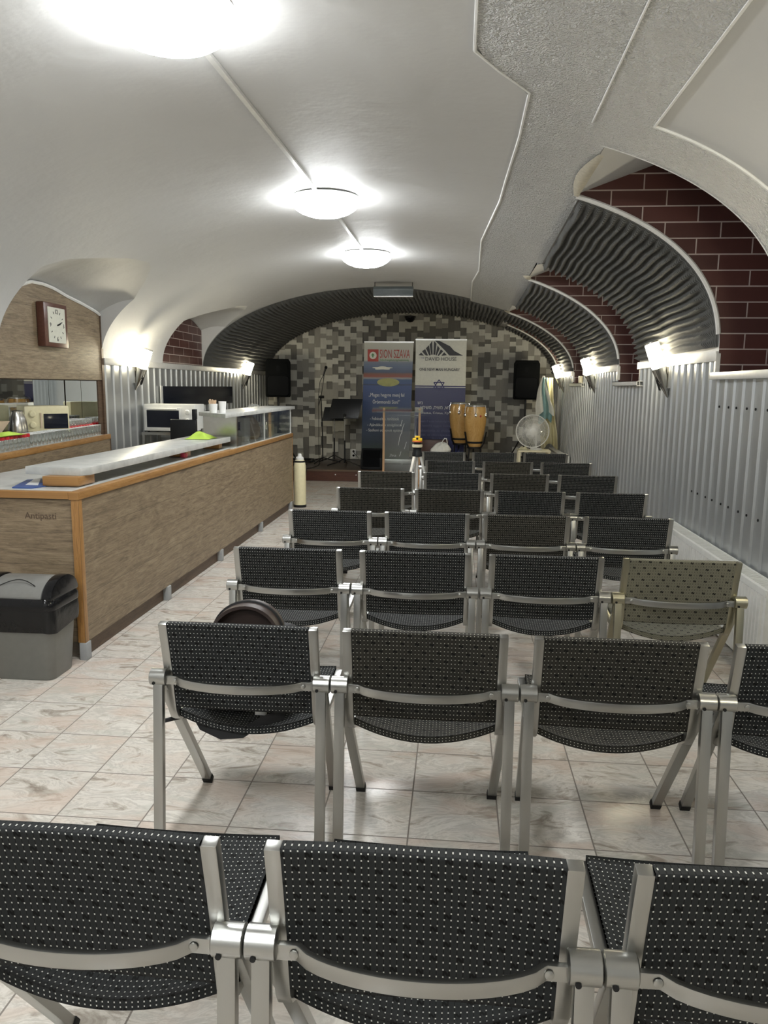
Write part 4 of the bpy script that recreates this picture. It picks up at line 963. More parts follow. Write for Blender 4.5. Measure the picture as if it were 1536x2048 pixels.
# wall clock
ck = thing('wall_clock', 'rectangular dark wooden wall clock with a cream dial on the wood panel', 'clock', (XL+0.006, 6.86, 2.135))
MB().span(0.0, 0.075, -0.205, 0.205, -0.195, 0.195).build('case', M['clockwood'], ck, bevel=0.014)
MB().span(0.070, 0.080, -0.15, 0.15, -0.155, 0.155).build('dial', M['clockface'], ck, smooth=False)
for s, z, r, hgt in (('12', 0.12, 0, 0.04), ('6', -0.12, 0, 0.04), ('3', 0.0, 0.115, 0.035), ('9', 0.0, -0.115, 0.035)):
    text(s, M['ink'], ck, (0.0812, r, z), hgt, None, (PI/2, 0, PI/2), 'numeral')
for a in (30, 60, 120, 150, 210, 240, 300, 330):
    q = math.radians(a); MB().box((0.0812, 0.112*math.sin(q), 0.122*math.cos(q)), (0.002, 0.006, 0.022), Matrix.Rotation(-q, 3, 'X')).build('hour_mark', M['ink'], ck)
for a, l, w in ((70, 0.095, 0.009), (76, 0.062, 0.012)):
    q = math.radians(a); MB().box((0.083, l/2*math.sin(q), l/2*math.cos(q)), (0.002, w, l), Matrix.Rotation(-q, 3, 'X')).build('clock_hand', M['ink'], ck)

# swing-lid bin
bn = thing('swing_bin', 'grey swing-lid waste bin with a black liner at the end of the bar', 'waste bin', (-2.345, 3.965, 0))
def rr(w, d, z, r=0.05, n=5):
    out = []
    for cx, cy, a0 in ((w/2-r, d/2-r, 0), (-w/2+r, d/2-r, PI/2), (-w/2+r, -d/2+r, PI), (w/2-r, -d/2+r, 3*PI/2)):
        out += [(cx+r*math.cos(a0+PI/2*i/n), cy+r*math.sin(a0+PI/2*i/n), z) for i in range(n+1)]
    return out
MB().rings([rr(0.335, 0.24, 0.0), rr(0.345, 0.25, 0.01), rr(0.385, 0.30, 0.33), rr(0.395, 0.31, 0.42)]).build('body', M['binbody'], bn)
def wavy(w, d, z, amp, ph): return [(x*(1+amp*math.sin(11*math.atan2(y, x)+ph)), y*(1+amp*math.sin(9*math.atan2(y, x)+ph)), z+amp*0.5*math.sin(4*math.atan2(y, x)+ph)) for x, y, z in rr(w, d, z, 0.05, 10)]
MB().rings([wavy(0.410, 0.325, 0.285, 0.022, 0.3), wavy(0.415, 0.33, 0.32, 0.02, 1.0), wavy(0.420, 0.335, 0.37, 0.012, 2.2), wavy(0.415, 0.33, 0.42, 0.004, 3), rr(0.405, 0.32, 0.425, 0.05, 10)], cap=False).build('bin_liner', M['binliner'], bn)
MB().rings([rr(0.418, 0.335, 0.405), rr(0.425, 0.342, 0.415), rr(0.422, 0.338, 0.445), rr(0.40, 0.32, 0.47)]).build('rim', M['blackgloss'], bn)
def hood(x0, x1, r, zc, name, mat, y0=-0.16, y1=0.16):
    n = 14; pr = [(-0.155*math.cos(PI*i/n), 0.46+r*math.sin(PI*i/n)) for i in range(n+1)]
    return MB().rings([[(x0, y, z) for y, z in pr], [(x1, y, z) for y, z in pr]]).build(name, mat, bn, bevel=0.012)
hood(-0.205, -0.148, 0.112, 0, 'hood_end', M['blackgloss']); hood(0.148, 0.205, 0.112, 0, 'hood_end', M['blackgloss'])
fl = hood(-0.147, 0.147, 0.104, 0, 'swing_flap', M['binlid'])
MB().tube([(-0.10+0.20*i/12, -0.118-0.02*math.sin(PI*i/12)*-1.2, 0.533+0.028*math.sin(PI*i/12)) for i in range(13)], 0.0025, 6).build('thumb_groove', M['rubber'], fl)

# cream cylinder at the far end of the bar
cy = thing('cream_cylinder', 'tall narrow cream cylinder with a white top at the far end of the bar', 'canister', (-2.085, 10.16, 0))
MB().lathe([(0.078, 0), (0.082, 0.02), (0.082, 0.55), (0.070, 0.62), (0.055, 0.64)], seg=26).build('body', M['cream'], cy)
MB().lathe([(0.083, 0.0), (0.085, 0.005), (0.085, 0.03), (0.083, 0.035)], seg=26).build('base_ring', M['rubber'], cy)
MB().lathe([(0.066, 0.60), (0.073, 0.605), (0.070, 0.625), (0.06, 0.63)], seg=26).build('black_band', M['rubber'], cy)
MB().lathe([(0.055, 0.63), (0.055, 0.665), (0.03, 0.685), (0.022, 0.72), (0.0, 0.725)], seg=22).build('cap', M['white'], cy)

# backpack on the second row chair
bp = thing('backpack', 'black backpack lying on the leftmost chair of the second row', 'backpack', (-0.735, 2.80, 0.432))
def pk(u, v):
    a = 2*PI*u; b = -PI/2+PI*v; sg = lambda c, p: math.copysign(abs(c)**p, c)
    x = -0.03+0.18*sg(math.cos(b), 0.5)*sg(math.cos(a), 0.55); y = 0.175*sg(math.cos(b), 0.5)*sg(math.sin(a), 0.55); z = 0.138+0.13*sg(math.sin(b), 0.6)
    return (x, y, z+0.02*math.sin(6*a)*math.cos(b))
MB().grid(pk, 36, 18).build('body', M['blackcloth'], bp, angle=80)
MB().sweep([(-0.045+0.132*math.cos(PI-PI*i/18), -0.02+0.03*math.sin(PI*i/18), 0.235+0.118*math.sin(PI*i/18)) for i in range(19)], (0, 1, 0), 0.10, 0.012).prismy([(-0.045, 0.235)] + [(-0.045+0.135*math.cos(PI-PI*i/18), 0.235+0.118*math.sin(PI*i/18)) for i in range(19)], -0.005, 0.012).build('flap', M['brownlining'], bp)
MB().tube([(-0.045+0.138*math.cos(PI-PI*i/18), -0.012+0.03*math.sin(PI*i/18), 0.238+0.122*math.sin(PI*i/18)) for i in range(19)], 0.007, 6).build('zip_edge', M['rubber'], bp)
MB().sweep([(-0.20, -0.10, 0.22), (-0.14, -0.15, 0.30), (-0.05, -0.16, 0.285), (0.05, -0.15, 0.25)], (0, 1, 0.3), 0.06, 0.008).build('top_panel', M['blackcloth'], bp)
MB().tube([(-0.20, -0.12, 0.15), (-0.30, -0.16, 0.10), (-0.335, -0.20, 0.02), (-0.31, -0.22, -0.035), (-0.24, -0.20, -0.02), (-0.20, -0.14, 0.03)], 0.010, 8).build('strap', M['blackcloth'], bp)
MB().sweep([(-0.20, -0.20, -0.005), (-0.16, -0.245, -0.03), (-0.08, -0.262, -0.055), (0.0, -0.25, -0.05), (0.06, -0.235, -0.01), (0.14, -0.2, 0.005)], (0, 0.3, 1), 0.035, 0.006).build('strap', M['blackcloth'], bp)
MB().span(0.03, 0.07, -0.205, -0.19, 0.0, 0.02).build('buckle', M['trimalu'], bp)

# ================================================================== STAGE
ZT = 0.20
sg = thing('stage_platform', 'low brown stage platform across the end of the room', 'stage', (0, 13.05, 0))
MB().span(XL+0.02, XR-0.16, 0.0, 2.0, ZT-0.03, ZT).build('deck', M['stage'], sg, smooth=False)
fr = MB().span(XL+0.02, XR-0.16, 0.012, 0.03, 0.0, ZT-0.03).build('riser', M['redwood'], sg, smooth=False)
MB().span(XL+0.02, XR-0.16, -0.012, 0.0, ZT-0.032, ZT+0.002).build('nosing', M['kick'], sg)
for x in (-2.06, -1.70): MB().cyl((x, 0.012, 0.115), (x, 0.002, 0.115), 0.010, seg=10).build('screw_cap', M['paper'], fr)

# loudspeakers on poles
def loudspeaker(x, y, z, rz, label, slabel, lean):
    t = thing('loudspeaker', label, 'loudspeaker', (x, y, z), rz)
    MB().rings([[(sx*w/2, yy, zz) for sx, yy, zz in ((-1, -0.16, 0.0+q), (1, -0.16, 0.0+q), (0.72, 0.18, 0.0+q), (-0.72, 0.18, 0.0+q))] for w, q in ((0.44, 0.0), (0.47, 0.03), (0.47, 0.64), (0.40, 0.70))]).build('cabinet', M['speaker'], t, bevel=0.015)
    MB().rings([rr2(0.40, 0.37, z0=0.025, r=0.05, y=-0.164), rr2(0.385, 0.355, z0=0.032, r=0.05, y=-0.178)]).build('woofer_grille', M['grille'], t)
    MB().prismy([(-0.19, 0.42), (0.19, 0.42), (0.17, 0.64), (-0.17, 0.64)], -0.170, -0.160).build('horn', M['speaker'], t, bevel=0.004)
    MB().prismy([(-0.03, 0.48), (0.03, 0.48), (0.03, 0.58), (-0.03, 0.58)], -0.174, -0.169).build('horn_throat', M['grille'], t)
    MB().span(-0.025, 0.025, -0.184, -0.177, 0.05, 0.09).build('badge', M['grille'], t)
    s = thing('speaker_stand', slabel, 'speaker stand', (x, y, ZT), rz)
    MB().cyl((0, 0.02, 0.02), (0, 0.02, z-ZT-0.002), 0.019).build('pole', M['blackmetal'], s)
    MB().cyl((0, 0.02, 0.55), (0, 0.02, 0.66), 0.030).build('collar', M['blackmetal'], s)
    for a in lean:
        MB().tube([(0, 0.02, 0.62), (0.42*math.cos(a), 0.02+0.42*math.sin(a), 0.012)], 0.013).build('leg', M['blackmetal'], s)
        MB().tube([(0, 0.02, 0.14), (0.26*math.cos(a), 0.02+0.26*math.sin(a), 0.245)], 0.008).build('brace', M['blackmetal'], s)
def rr2(w, h, z0, r, y):
    out = []
    for cx, cz, a0 in ((w/2-r, z0+h-r, 0), (-w/2+r, z0+h-r, PI/2), (-w/2+r, z0+r, PI), (w/2-r, z0+r, 3*PI/2)):
        out += [(cx+r*math.cos(a0+PI/2*i/5), y, cz+r*math.sin(a0+PI/2*i/5)) for i in range(6)]
    return out
loudspeaker(-3.36, 14.42, 1.405, 0.22, 'black loudspeaker on a pole at the left side of the stage', 'black tripod stand under the left loudspeaker', (-0.6, 1.4, -1.9))
loudspeaker(1.24, 14.42, 1.412, -0.06, 'black loudspeaker on a pole at the right side of the stage', 'black tripod stand under the right loudspeaker', (-2.5, 1.0, -0.6))

# microphone stand
ms = thing('microphone_stand', 'black boom microphone stand on the left of the stage', 'microphone stand', (-2.478, 14.2, ZT))
MB().tube([(0, 0, 0.03), (-0.005, 0, 0.6), (-0.03, 0, 1.20)], 0.011).build('pole', M['blackmetal'], ms)
MB().cyl((-0.012, 0, 0.68), (-0.014, 0, 0.76), 0.018).build('clutch', M['blackmetal'], ms)
MB().cyl((-0.06, -0.02, 1.22), (0.02, 0.02, 1.22), 0.025).build('boom_joint', M['blackmetal'], ms)
MB().tube([(-0.075, 0, 1.06), (-0.02, 0, 1.28), (0.03, 0, 1.62)], 0.008).build('boom', M['blackmetal'], ms)
for a in (0.3, 2.4, 4.4): MB().tube([(0, 0, 0.10), (0.33*math.cos(a), 0.33*math.sin(a), 0.012)], 0.010).build('leg', M['blackmetal'], ms)
mi = thing('microphone', 'black handheld microphone clipped on top of the boom', 'microphone', (-2.478, 14.2, ZT))
MB().cyl((0.012, 0, 1.60), (0.055, 0, 1.73), 0.013, 0.019).build('body', M['black'], mi)
MB().lathe([(0.0, -0.03), (0.02, -0.026), (0.028, 0.0), (0.02, 0.024), (0, 0.03)], (0.064, 0, 1.755), 16, (0.3, 0, 0.95)).build('head', M['grille'], mi)
o = MB().tube([(-2.466, 14.18, 1.80), (-2.52, 14.17, 1.70), (-2.55, 14.17, 1.45), (-2.545, 14.17, 0.9), (-2.54, 14.15, 0.35), (-2.50, 14.0, 0.209), (-2.46, 13.6, 0.209), (-2.50, 13.2, 0.21), (-2.55, 13.02, 0.215), (-2.56, 12.99, 0.10), (-2.62, 12.9, 0.012), (-2.8, 12.85, 0.008)], 0.006, 6).build('microphone_cable', M['rubber']); tag(o, 'thin black microphone cable dropping down over the stage edge', 'cable')
r_ = random.Random(5)
for k, lb in enumerate(('tangled black cable at the back left of the stage', 'tangled black cable left of the microphone stand base', 'loose black cable lying near the stage edge on the left')):
    cx, cyy = ((-3.0, 14.75), (-2.85, 14.25), (-2.95, 13.55))[k]
    o = MB().tube([(cx+0.32*math.cos(i*0.9+k)*(0.4+0.6*r_.random()), cyy+0.16*math.sin(i*1.15+k)*(0.4+0.6*r_.random()), ZT+0.008+0.004*(i % 3)) for i in range(26)], 0.007, 6).build('stage_cable', M['rubber']); tag(o, lb, 'cable')
# music stands
def music_stand(x, y, top, label, desk_rz, w=0.55, h=0.36):
    t = thing('music_stand', label, 'music stand', (x, y, ZT), desk_rz)
    MB().cyl((0, 0, 0.04), (0, 0, 0.45), 0.014).build('lower_pole', M['blackmetal'], t)
    MB().cyl((0, 0, 0.42), (0, 0, top+0.02), 0.009).build('upper_pole', M['steel'], t)
    for a in (-0.5, 1.6, 3.7): MB().tube([(0, 0, 0.12), (0.17*math.cos(a), 0.17*math.sin(a), 0.05), (0.34*math.cos(a), 0.34*math.sin(a), 0.010)], 0.010).build('leg', M['blackmetal'], t)
    R = Matrix.Rotation(-0.35, 3, 'X'); sh = Matrix(((1, 0, 0.18), (0, 1, 0), (0, 0, 1)))
    b = MB(); b.box((0.0, 0, top+h/2), (w, 0.012, h), None)
    for v in b.bm.verts:
        q = (v.co.z-top); v.co = Vector((v.co.x+0.18*q-0.03, v.co.y+0.30*q, top+q*0.94))
    b.build('desk', M['black'], t, bevel=0.003)
    MB().span(-w/2-0.035, w/2-0.02, -0.055, 0.01, top-0.012, top+0.004).build('ledge', M['black'], t)
    MB().lathe([(0.03, 0), (0.03, 0.015), (0.015, 0.02)], (0.0, -0.012, top+0.05), 14, (0, -1, 0)).build('knob', M['rubber'], t)
music_stand(-2.012, 13.85, 0.855, 'black music stand on the stage, its desk facing the chairs', 0.0)
music_stand(-2.315, 14.55, 0.78, 'second black music stand hidden behind the front music stand', 0.15, 0.40, 0.26)
# wall socket with plug
so = thing('wall_socket', 'white double wall socket low on the block-papered wall', 'socket', (-2.01, YB-0.05, 0.315))
MB().span(-0.045, 0.045, -0.012, 0.0, -0.085, 0.085).build('plate', M['white'], so, bevel=0.004)
for z in (0.042, -0.042): MB().cyl((0, -0.0125, z), (0, -0.0135, z), 0.022, seg=16).build('outlet', M['grille'], so)
pl = thing('power_plug', 'black power plug and cord in the white wall socket', 'plug', (-2.01, YB-0.064, 0.315))
MB().cyl((0, 0.0, 0.042), (0, -0.04, 0.042), 0.018, 0.014).build('plug', M['rubber'], pl)
MB().tube([(0, -0.04, 0.042), (0.03, -0.07, 0.0), (0.09, -0.08, -0.06), (0.13, -0.09, -0.105), (0.05, -0.12, -0.108), (-0.2, -0.13, -0.108)], 0.005, 6).build('cord', M['rubber'], pl)

# roll-up banners
def banner_base(t, w):
    MB().span(-w/2, w/2, -0.06, 0.06, 0.0085, 0.09).build('cassette', M['trimalu'], t, bevel=0.015)
    MB().cyl((0, 0.03, 0.05), (0, 0.03, 2.2), 0.010).build('pole', M['steel'], t)
    for s in (-1, 1): MB().prism([(s*w*0.3-0.02, -0.12), (s*w*0.3+0.02, -0.12), (s*w*0.3+0.02, 0.12), (s*w*0.3-0.02, 0.12)], 0.0005, 0.008).build('foot', M['trimalu'], t)
# left banner: sky and hills above a deep blue field
b1 = thing('rollup_banner', 'blue roll-up banner with a red square emblem and white lines of text', 'banner', (-1.268, 14.3, ZT), 0.0)
W1, H1 = 0.90, 2.222
banner_base(b1, W1)
MP = mat_zprint('blue_landscape_print', [(0.0, (0.03, 0.055, 0.03)), (0.06, (0.035, 0.06, 0.03)), (0.16, (0.018, 0.032, 0.055)), (0.35, (0.022, 0.045, 0.105)), (0.60, (0.032, 0.065, 0.20)), (0.640, (0.036, 0.072, 0.22)), (0.645, (0.015, 0.025, 0.05)), (0.655, (0.04, 0.08, 0.22)), (0.69, (0.04, 0.09, 0.21)), (0.70, (0.30, 0.30, 0.30)), (0.715, (0.26, 0.055, 0.03)), (0.74, (0.16, 0.07, 0.05)), (0.75, (0.055, 0.08, 0.15)), (0.80, (0.10, 0.14, 0.24)), (0.835, (0.16, 0.19, 0.26)), (0.85, (0.48, 0.48, 0.42)), (1.0, (0.52, 0.52, 0.45))], 0.05, H1)
def bsheet(t, W_, H_, mat, z0, z1, curl, lean, name):
    mb = MB(); th = 0.002
    f = lambda u, v, s: (W_*(u-0.5)+lean*(1-v), -0.004-curl*(1-(2*u-1)**4)*0.5*(1.2-v) - s*th, z0+(z1-z0)*v)
    mb.grid(lambda u, v: f(u, v, 1), 16, 10); mb.grid(lambda u, v: f(u, v, -1), 16, 10)
    return mb.build(name, mat, t, angle=60)
s1 = bsheet(b1, W1, H1, MP, 0.085, H1, 0.02, -0.05, 'banner_sheet')
MB().span(-W1/2-0.004, W1/2+0.004, -0.012, 0.008, H1-0.012, H1+0.014).build('top_rail', M['trimalu'], b1)
X1 = lambda cx: -W1/2+(cx-177)*0.001585
Z1_ = lambda cz: H1-(cz-122)*0.00157
YF = -0.0225
MB().span(X1(217), X1(342), YF, YF+0.001, Z1_(345), Z1_(207)).build('emblem_square', M['inkred'], s1)
MB().cyl((X1(279), YF-0.0005, Z1_(276)), (X1(279), YF+0.001, Z1_(276)), 0.066, seg=28).build('emblem_disc', M['bannerwhite'], s1)
ax0, az0 = X1(277), Z1_(276)
MB().prismy([(ax0-0.012, az0-0.035), (ax0+0.012, az0-0.035), (ax0+0.012, az0+0.0), (ax0+0.034, az0+0.0), (ax0, az0+0.042), (ax0-0.034, az0+0.0), (ax0-0.012, az0)], YF-0.002, YF-0.001).build('emblem_arrow', M['inkgreen'], s1)
text('SION SZAVA', M['inkred'], s1, (X1(532), YF, Z1_(256)), 0.150, 0.55, name='title_lettering')
text('Teljes Evangéliumi Egyházközösség', M['inkgreen'], s1, (X1(525), YF, Z1_(330)), 0.046, 0.53, name='subtitle_lettering')
ov_ = MB().cyl((X1(458), YF-0.0005, Z1_(583)), (X1(458), YF+0.001, Z1_(583)), 1.0, seg=36); ov_ = ov_.build('map_oval', M['oval'], s1)
for v in ov_.data.vertices: v.co.x = X1(458)+(v.co.x-X1(458))*0.205; v.co.z = Z1_(583)+(v.co.z-Z1_(583))*0.075
cld = MB().cyl((0, 0, 0), (0, 0.001, 0), 1.0, seg=30).build('cloud', M['bannerwhite'], s1)
for v in cld.data.vertices: a_ = math.atan2(v.co.z, v.co.x); r_k = math.hypot(v.co.x, v.co.z)*(1+0.18*math.sin(5*a_)); v.co = Vector((X1(390)+r_k*math.cos(a_)*0.17, YF+v.co.y, Z1_(420)+r_k*math.sin(a_)*0.028))
text('„Magas hegyre menj fel', M['inkwhite'], s1, (X1(440), YF-0.003, Z1_(735)), 0.085, 0.655)
text('Örömmondó Sion!”', M['inkwhite'], s1, (X1(438), YF-0.003, Z1_(805)), 0.080, 0.50)
text('- Felkészítés, tanítások', M['inkwhite'], s1, (X1(420), YF-0.004, Z1_(1008)), 0.066, 0.54)
text('- Ajándékaink szolgálatok', M['inkwhite'], s1, (X1(425), YF-0.004, Z1_(1083)), 0.066, 0.65)
text('- Szellemi otthonok építése', M['inkwhite'], s1, (X1(420), YF-0.004, Z1_(1146)), 0.066, 0.67)
text('.hu', M['inkwhite'], s1, (X1(520), YF-0.004, Z1_(1435)), 0.05, 0.12)
# right banner: pale head above a navy field
b2 = thing('rollup_banner', 'pale and navy roll-up banner with a star line and mountain emblem', 'banner', (-0.318, 14.3, ZT), 0.0)
W2, H2 = 0.92, 2.268
banner_base(b2, W2)
mb = MB(); zs_ = H2-(650-115)*0.00157
tp_ = bsheet(b2, W2, H2, M['bannerwhite'], zs_, H2, 0.012, 0.0, 'banner_head')
nv = bsheet(b2, W2, H2, plain('navy_banner_print', (0.022, 0.026, 0.105), 0.35), 0.085, zs_, 0.012, 0.0, 'banner_field')
MB().span(-W2/2-0.004, W2/2+0.004, -0.012, 0.008, H2-0.012, H2+0.014).build('top_rail', M['trimalu'], b2)
X2 = lambda cx: -W2/2+(cx-783)*0.001545
Z2 = lambda cz: H2-(cz-115)*0.00157
YG = -0.017
for pts in ([(818, 292), (848, 262), (884, 297)], [(858, 248), (895, 222), (930, 296), (905, 296)], [(905, 213), (938, 178), (962, 290), (944, 296)], [(946, 172), (975, 128), (984, 284), (968, 288)], [(997, 130), (1026, 160), (1014, 286), (992, 284)], [(1040, 180), (1066, 215), (1030, 296), (1018, 290)], [(1078, 224), (1108, 245), (1058, 297), (1042, 297)], [(1118, 256), (1152, 290), (1086, 298)], [(1010, 126), (1060, 128), (1188, 190), (1235, 240), (1340, 294), (1180, 294), (1130, 240)]):
    MB().prismy([(X2(a), Z2(b)) for a, b in pts], YG-0.001, YG).build('mountain_emblem', M['ink'], tp_)
text('THE', M['inkgrey'], tp_, (X2(868), YG, Z2(323)), 0.026, 0.05)
text('DAVID HOUSE', M['ink'], tp_, (X2(1082), YG, Z2(333)), 0.066, 0.565)
text('ONE NEW MAN HUNGARY', M['ink'], tp_, (X2(1070), YG, Z2(453)), 0.052, 0.735, bold=0.012)
MB().span(-W2/2, W2/2, YG-0.001, YG, Z2(660), Z2(652)).build('white_line', M['inkwhite'], tp_)
MB().span(-W2/2, W2/2, YG-0.0008, YG, Z2(650), Z2(638)).build('navy_line', M['inknavy'], tp_)
sx, sz, sr = X2(1066), Z2(632), 0.098
for k, ph in enumerate((PI/2, -PI/2)):
    ro = [(sx+sr*1.12*math.cos(ph+2*PI*i/3), sz+sr*math.sin(ph+2*PI*i/3)) for i in range(3)]
    for (p, q) in zip(ro, ro[1:]+ro[:1]): MB().sweep([(p[0], YG-0.003-0.001*k, p[1]), (q[0], YG-0.003-0.001*k, q[1])], (0, 1, 0), 0.002, 0.016).build('star_bar', M['inknavy'], tp_)
YH = -0.0225
text('ש', M['inkwhite'], nv, (X2(833), YH, Z2(838)), 0.05, 0.045); text('מ', M['inkwhite'], nv, (X2(864), YH, Z2(838)), 0.05, 0.038)
text('אחישמ ,חישמ ,אחישמ', M['inkwhite'], nv, (X2(1062), YH, Z2(895)), 0.062, 0.66)
text('Krisztus, Cristus, Χριστός', M['inkwhite'], nv, (X2(1068), YH, Z2(955)), 0.056, 0.68)
for s_, zc in (('mert ő a mi békességünk, aki', 1052), ('a kettőt eggyé tette, és', 1105), ('lebontotta az elválasztó', 1158), ('falat, az ellenségeskedést', 1212), ('Efézus 2:14', 1256)):
    text(s_, M['inkgrey'], nv, (X2(1060), YH, Z2(zc)), 0.048, 0.66 if zc < 1250 else 0.2)

# acrylic lectern
lc = thing('acrylic_lectern', 'clear acrylic lectern with two pale wooden posts in front of the stage', 'lectern', (-0.905, 12.75, 0))
for s in (-1, 1): MB().span(0.295*s-0.017, 0.295*s+0.017, -0.017, 0.017, 0.02, 1.272).build('post', M['beech'], lc)
MB().rings([[(-0.50, 0.20, 1.278), (0.345, 0.20, 1.278), (0.345, 0.20, 1.288), (-0.50, 0.20, 1.288)], [(-0.47, -0.24, 1.212), (0.36, -0.24, 1.212), (0.36, -0.24, 1.222), (-0.47, -0.24, 1.222)]]).build('reading_top', M['acrylic'], lc, smooth=False)
MB().span(-0.46, 0.36, -0.26, -0.245, 1.20, 1.235).build('book_stop', M['acrylic'], lc, smooth=False)
MB().span(-0.28, 0.40, -0.02, 0.14, 1.150, 1.158).build('inner_shelf', M['acrylic'], lc, smooth=False)
fp = MB().span(-0.276, 0.276, -0.004, 0.004, 0.06, 1.19).build('front_sheet', M['acrylic'], lc, smooth=False)
for (x, z, h) in ((-0.02, 0.98, 0.10), (0.0, 0.86, 0.16), (-0.05, 0.66, 0.22), (0.05, 0.60, 0.12), (-0.03, 0.48, 0.08)):
    MB().tube([(x, -0.006, z), (x+0.02, -0.006, z+h*0.6), (x+0.01+h*0.2, -0.006, z+h)], 0.004, 5).build('etched_mark', M['inkwhite'], fp)
MB().span(-0.36, 0.36, -0.20, 0.20, 0.0, 0.02).build('base_plate', M['beech'], lc, bevel=0.004)
# stage monitor bag
sm = thing('stage_monitor', 'black rounded floor monitor at the stage edge left of the lectern', 'floor monitor', (-1.455, 13.34, ZT))
MB().prismx([(-0.16, 0.0), (0.18, 0.0), (0.20, 0.22), (0.13, 0.34), (0.02, 0.36), (-0.16, 0.20)], -0.19, 0.19).build('cabinet', M['black'], sm, bevel=0.03)
MB().prismx([(-0.165, 0.05), (-0.16, 0.19), (-0.03, 0.32), (-0.04, 0.326), (-0.172, 0.195), (-0.175, 0.05)], -0.15, 0.15).build('grille', M['grille'], sm)
# laser level on its tripod
tr = thing('tripod', 'white aluminium tripod standing in the gap left of the front chair rows', 'tripod', (-0.414, 8.24, 0)); tr.scale = (0.95, 0.95, 1.02)
for a in (-2.35, -0.15, 1.75):
    c, s = math.cos(a), math.sin(a)
    MB().sweep([(0.035*c, 0.035*s, 0.88), (0.16*c, 0.16*s, 0.46)], (-s, c, 0), 0.036, 0.022).build('leg', M['trimalu'], tr)
    lg = MB().sweep([(0.14*c, 0.14*s, 0.50), (0.285*c, 0.285*s, 0.02)], (-s, c, 0), 0.024, 0.015).build('leg', M['trimalu'], tr)
    MB().cyl((0.29*c, 0.29*s, 0.0), (0.282*c, 0.282*s, 0.03), 0.013).build('rubber_foot', M['rubber'], lg)
    MB().tube([(0.0, 0.0, 0.50), (0.15*c, 0.15*s, 0.49)], 0.007).build('brace', M['trimalu'], tr)
MB().cyl((0, 0, 0.42), (0, 0, 0.90), 0.015).build('centre_column', M['trimalu'], tr)
MB().lathe([(0.035, 0.86), (0.058, 0.87), (0.058, 0.90), (0.045, 0.935), (0.05, 0.955), (0.03, 0.96)], seg=20).build('head', M['black'], tr)
lv = thing('laser_level', 'yellow and orange laser level on top of the tripod', 'laser level', (-0.414, 8.24, 0.961*1.02))
MB().lathe([(0.05, 0.0), (0.056, 0.006), (0.056, 0.03), (0.04, 0.034)], seg=22).build('base', M['creamlight'], lv)
MB().lathe([(0.04, 0.03), (0.042, 0.034), (0.042, 0.058), (0.036, 0.06)], seg=22).build('collar', M['black'], lv)
MB().lathe([(0.05, 0.056), (0.056, 0.06), (0.056, 0.068), (0.05, 0.072)], seg=22).build('band', M['orange'], lv)
MB().span(-0.052, 0.052, -0.04, 0.04, 0.070, 0.098).build('head', M['yellow'], lv, bevel=0.008)
MB().span(-0.028, 0.028, -0.03, 0.03, 0.096, 0.122).build('turret', M['yellow'], lv, bevel=0.008)
MB().cyl((0, -0.041, 0.095), (0, -0.034, 0.095), 0.012, seg=14).build('window', M['black'], lv)
# box, bags
o = thing('wooden_crate', 'red-brown wooden box drum behind the white plastic bag', 'box drum', (-0.36, 13.72, ZT))
MB().span(-0.30, 0.22, -0.15, 0.15, 0.0, 0.50).build('body', M['redwood'], o, bevel=0.008)
MB().cyl((0.0, 0.15, 0.25), (0.0, 0.153, 0.25), 0.06, seg=20).build('sound_hole', M['black'], o)
ch_ = thing('side_table', 'small dark table under the white plastic bag', 'table', (-0.27, 13.36, ZT))
MB().span(-0.22, 0.22, -0.16, 0.16, 0.255, 0.275).build('tabletop', M['redwood'], ch_)
for x in (-0.2, 0.2):
    for y in (-0.14, 0.14): MB().span(x-0.014, x+0.014, y-0.014, y+0.014, 0, 0.255).build('leg', M['redwood'], ch_)
wb = thing('plastic_bag', 'white plastic carrier bag with upright handles', 'bag', (-0.29, 13.36, ZT+0.276))
def bagf(u, v):
    a = 2*PI*u; r = interp(v, [(0, 0.02), (0.05, 0.15), (0.4, 0.165), (0.75, 0.12), (0.95, 0.07), (1, 0.02)])*(1+0.08*math.sin(5*a+4*v)+0.05*math.sin(9*a))
    return (r*math.cos(a)*1.05+0.05*v, r*math.sin(a)*0.75, 0.20*v+0.01*math.sin(7*a)*v)
MB().grid(bagf, 36, 16).build('bag_body', M['plasticbag'], wb, angle=80)
for dy in (-0.03, 0.03): MB().sweep([(0.03, dy, 0.12), (0.05, dy, 0.22), (0.085, dy, 0.272), (0.12, dy, 0.268), (0.135, dy, 0.20), (0.13, dy, 0.08)], (0, 1, 0), 0.05, 0.012).build('handle', M['plasticbag'], wb)
cloth('blue_bag', 'dark blue soft bag on the stage beside the drums', 'bag', 0.02, 13.36, ZT, 0.13, 0.20, 0.50, M['navycloth'], 21)
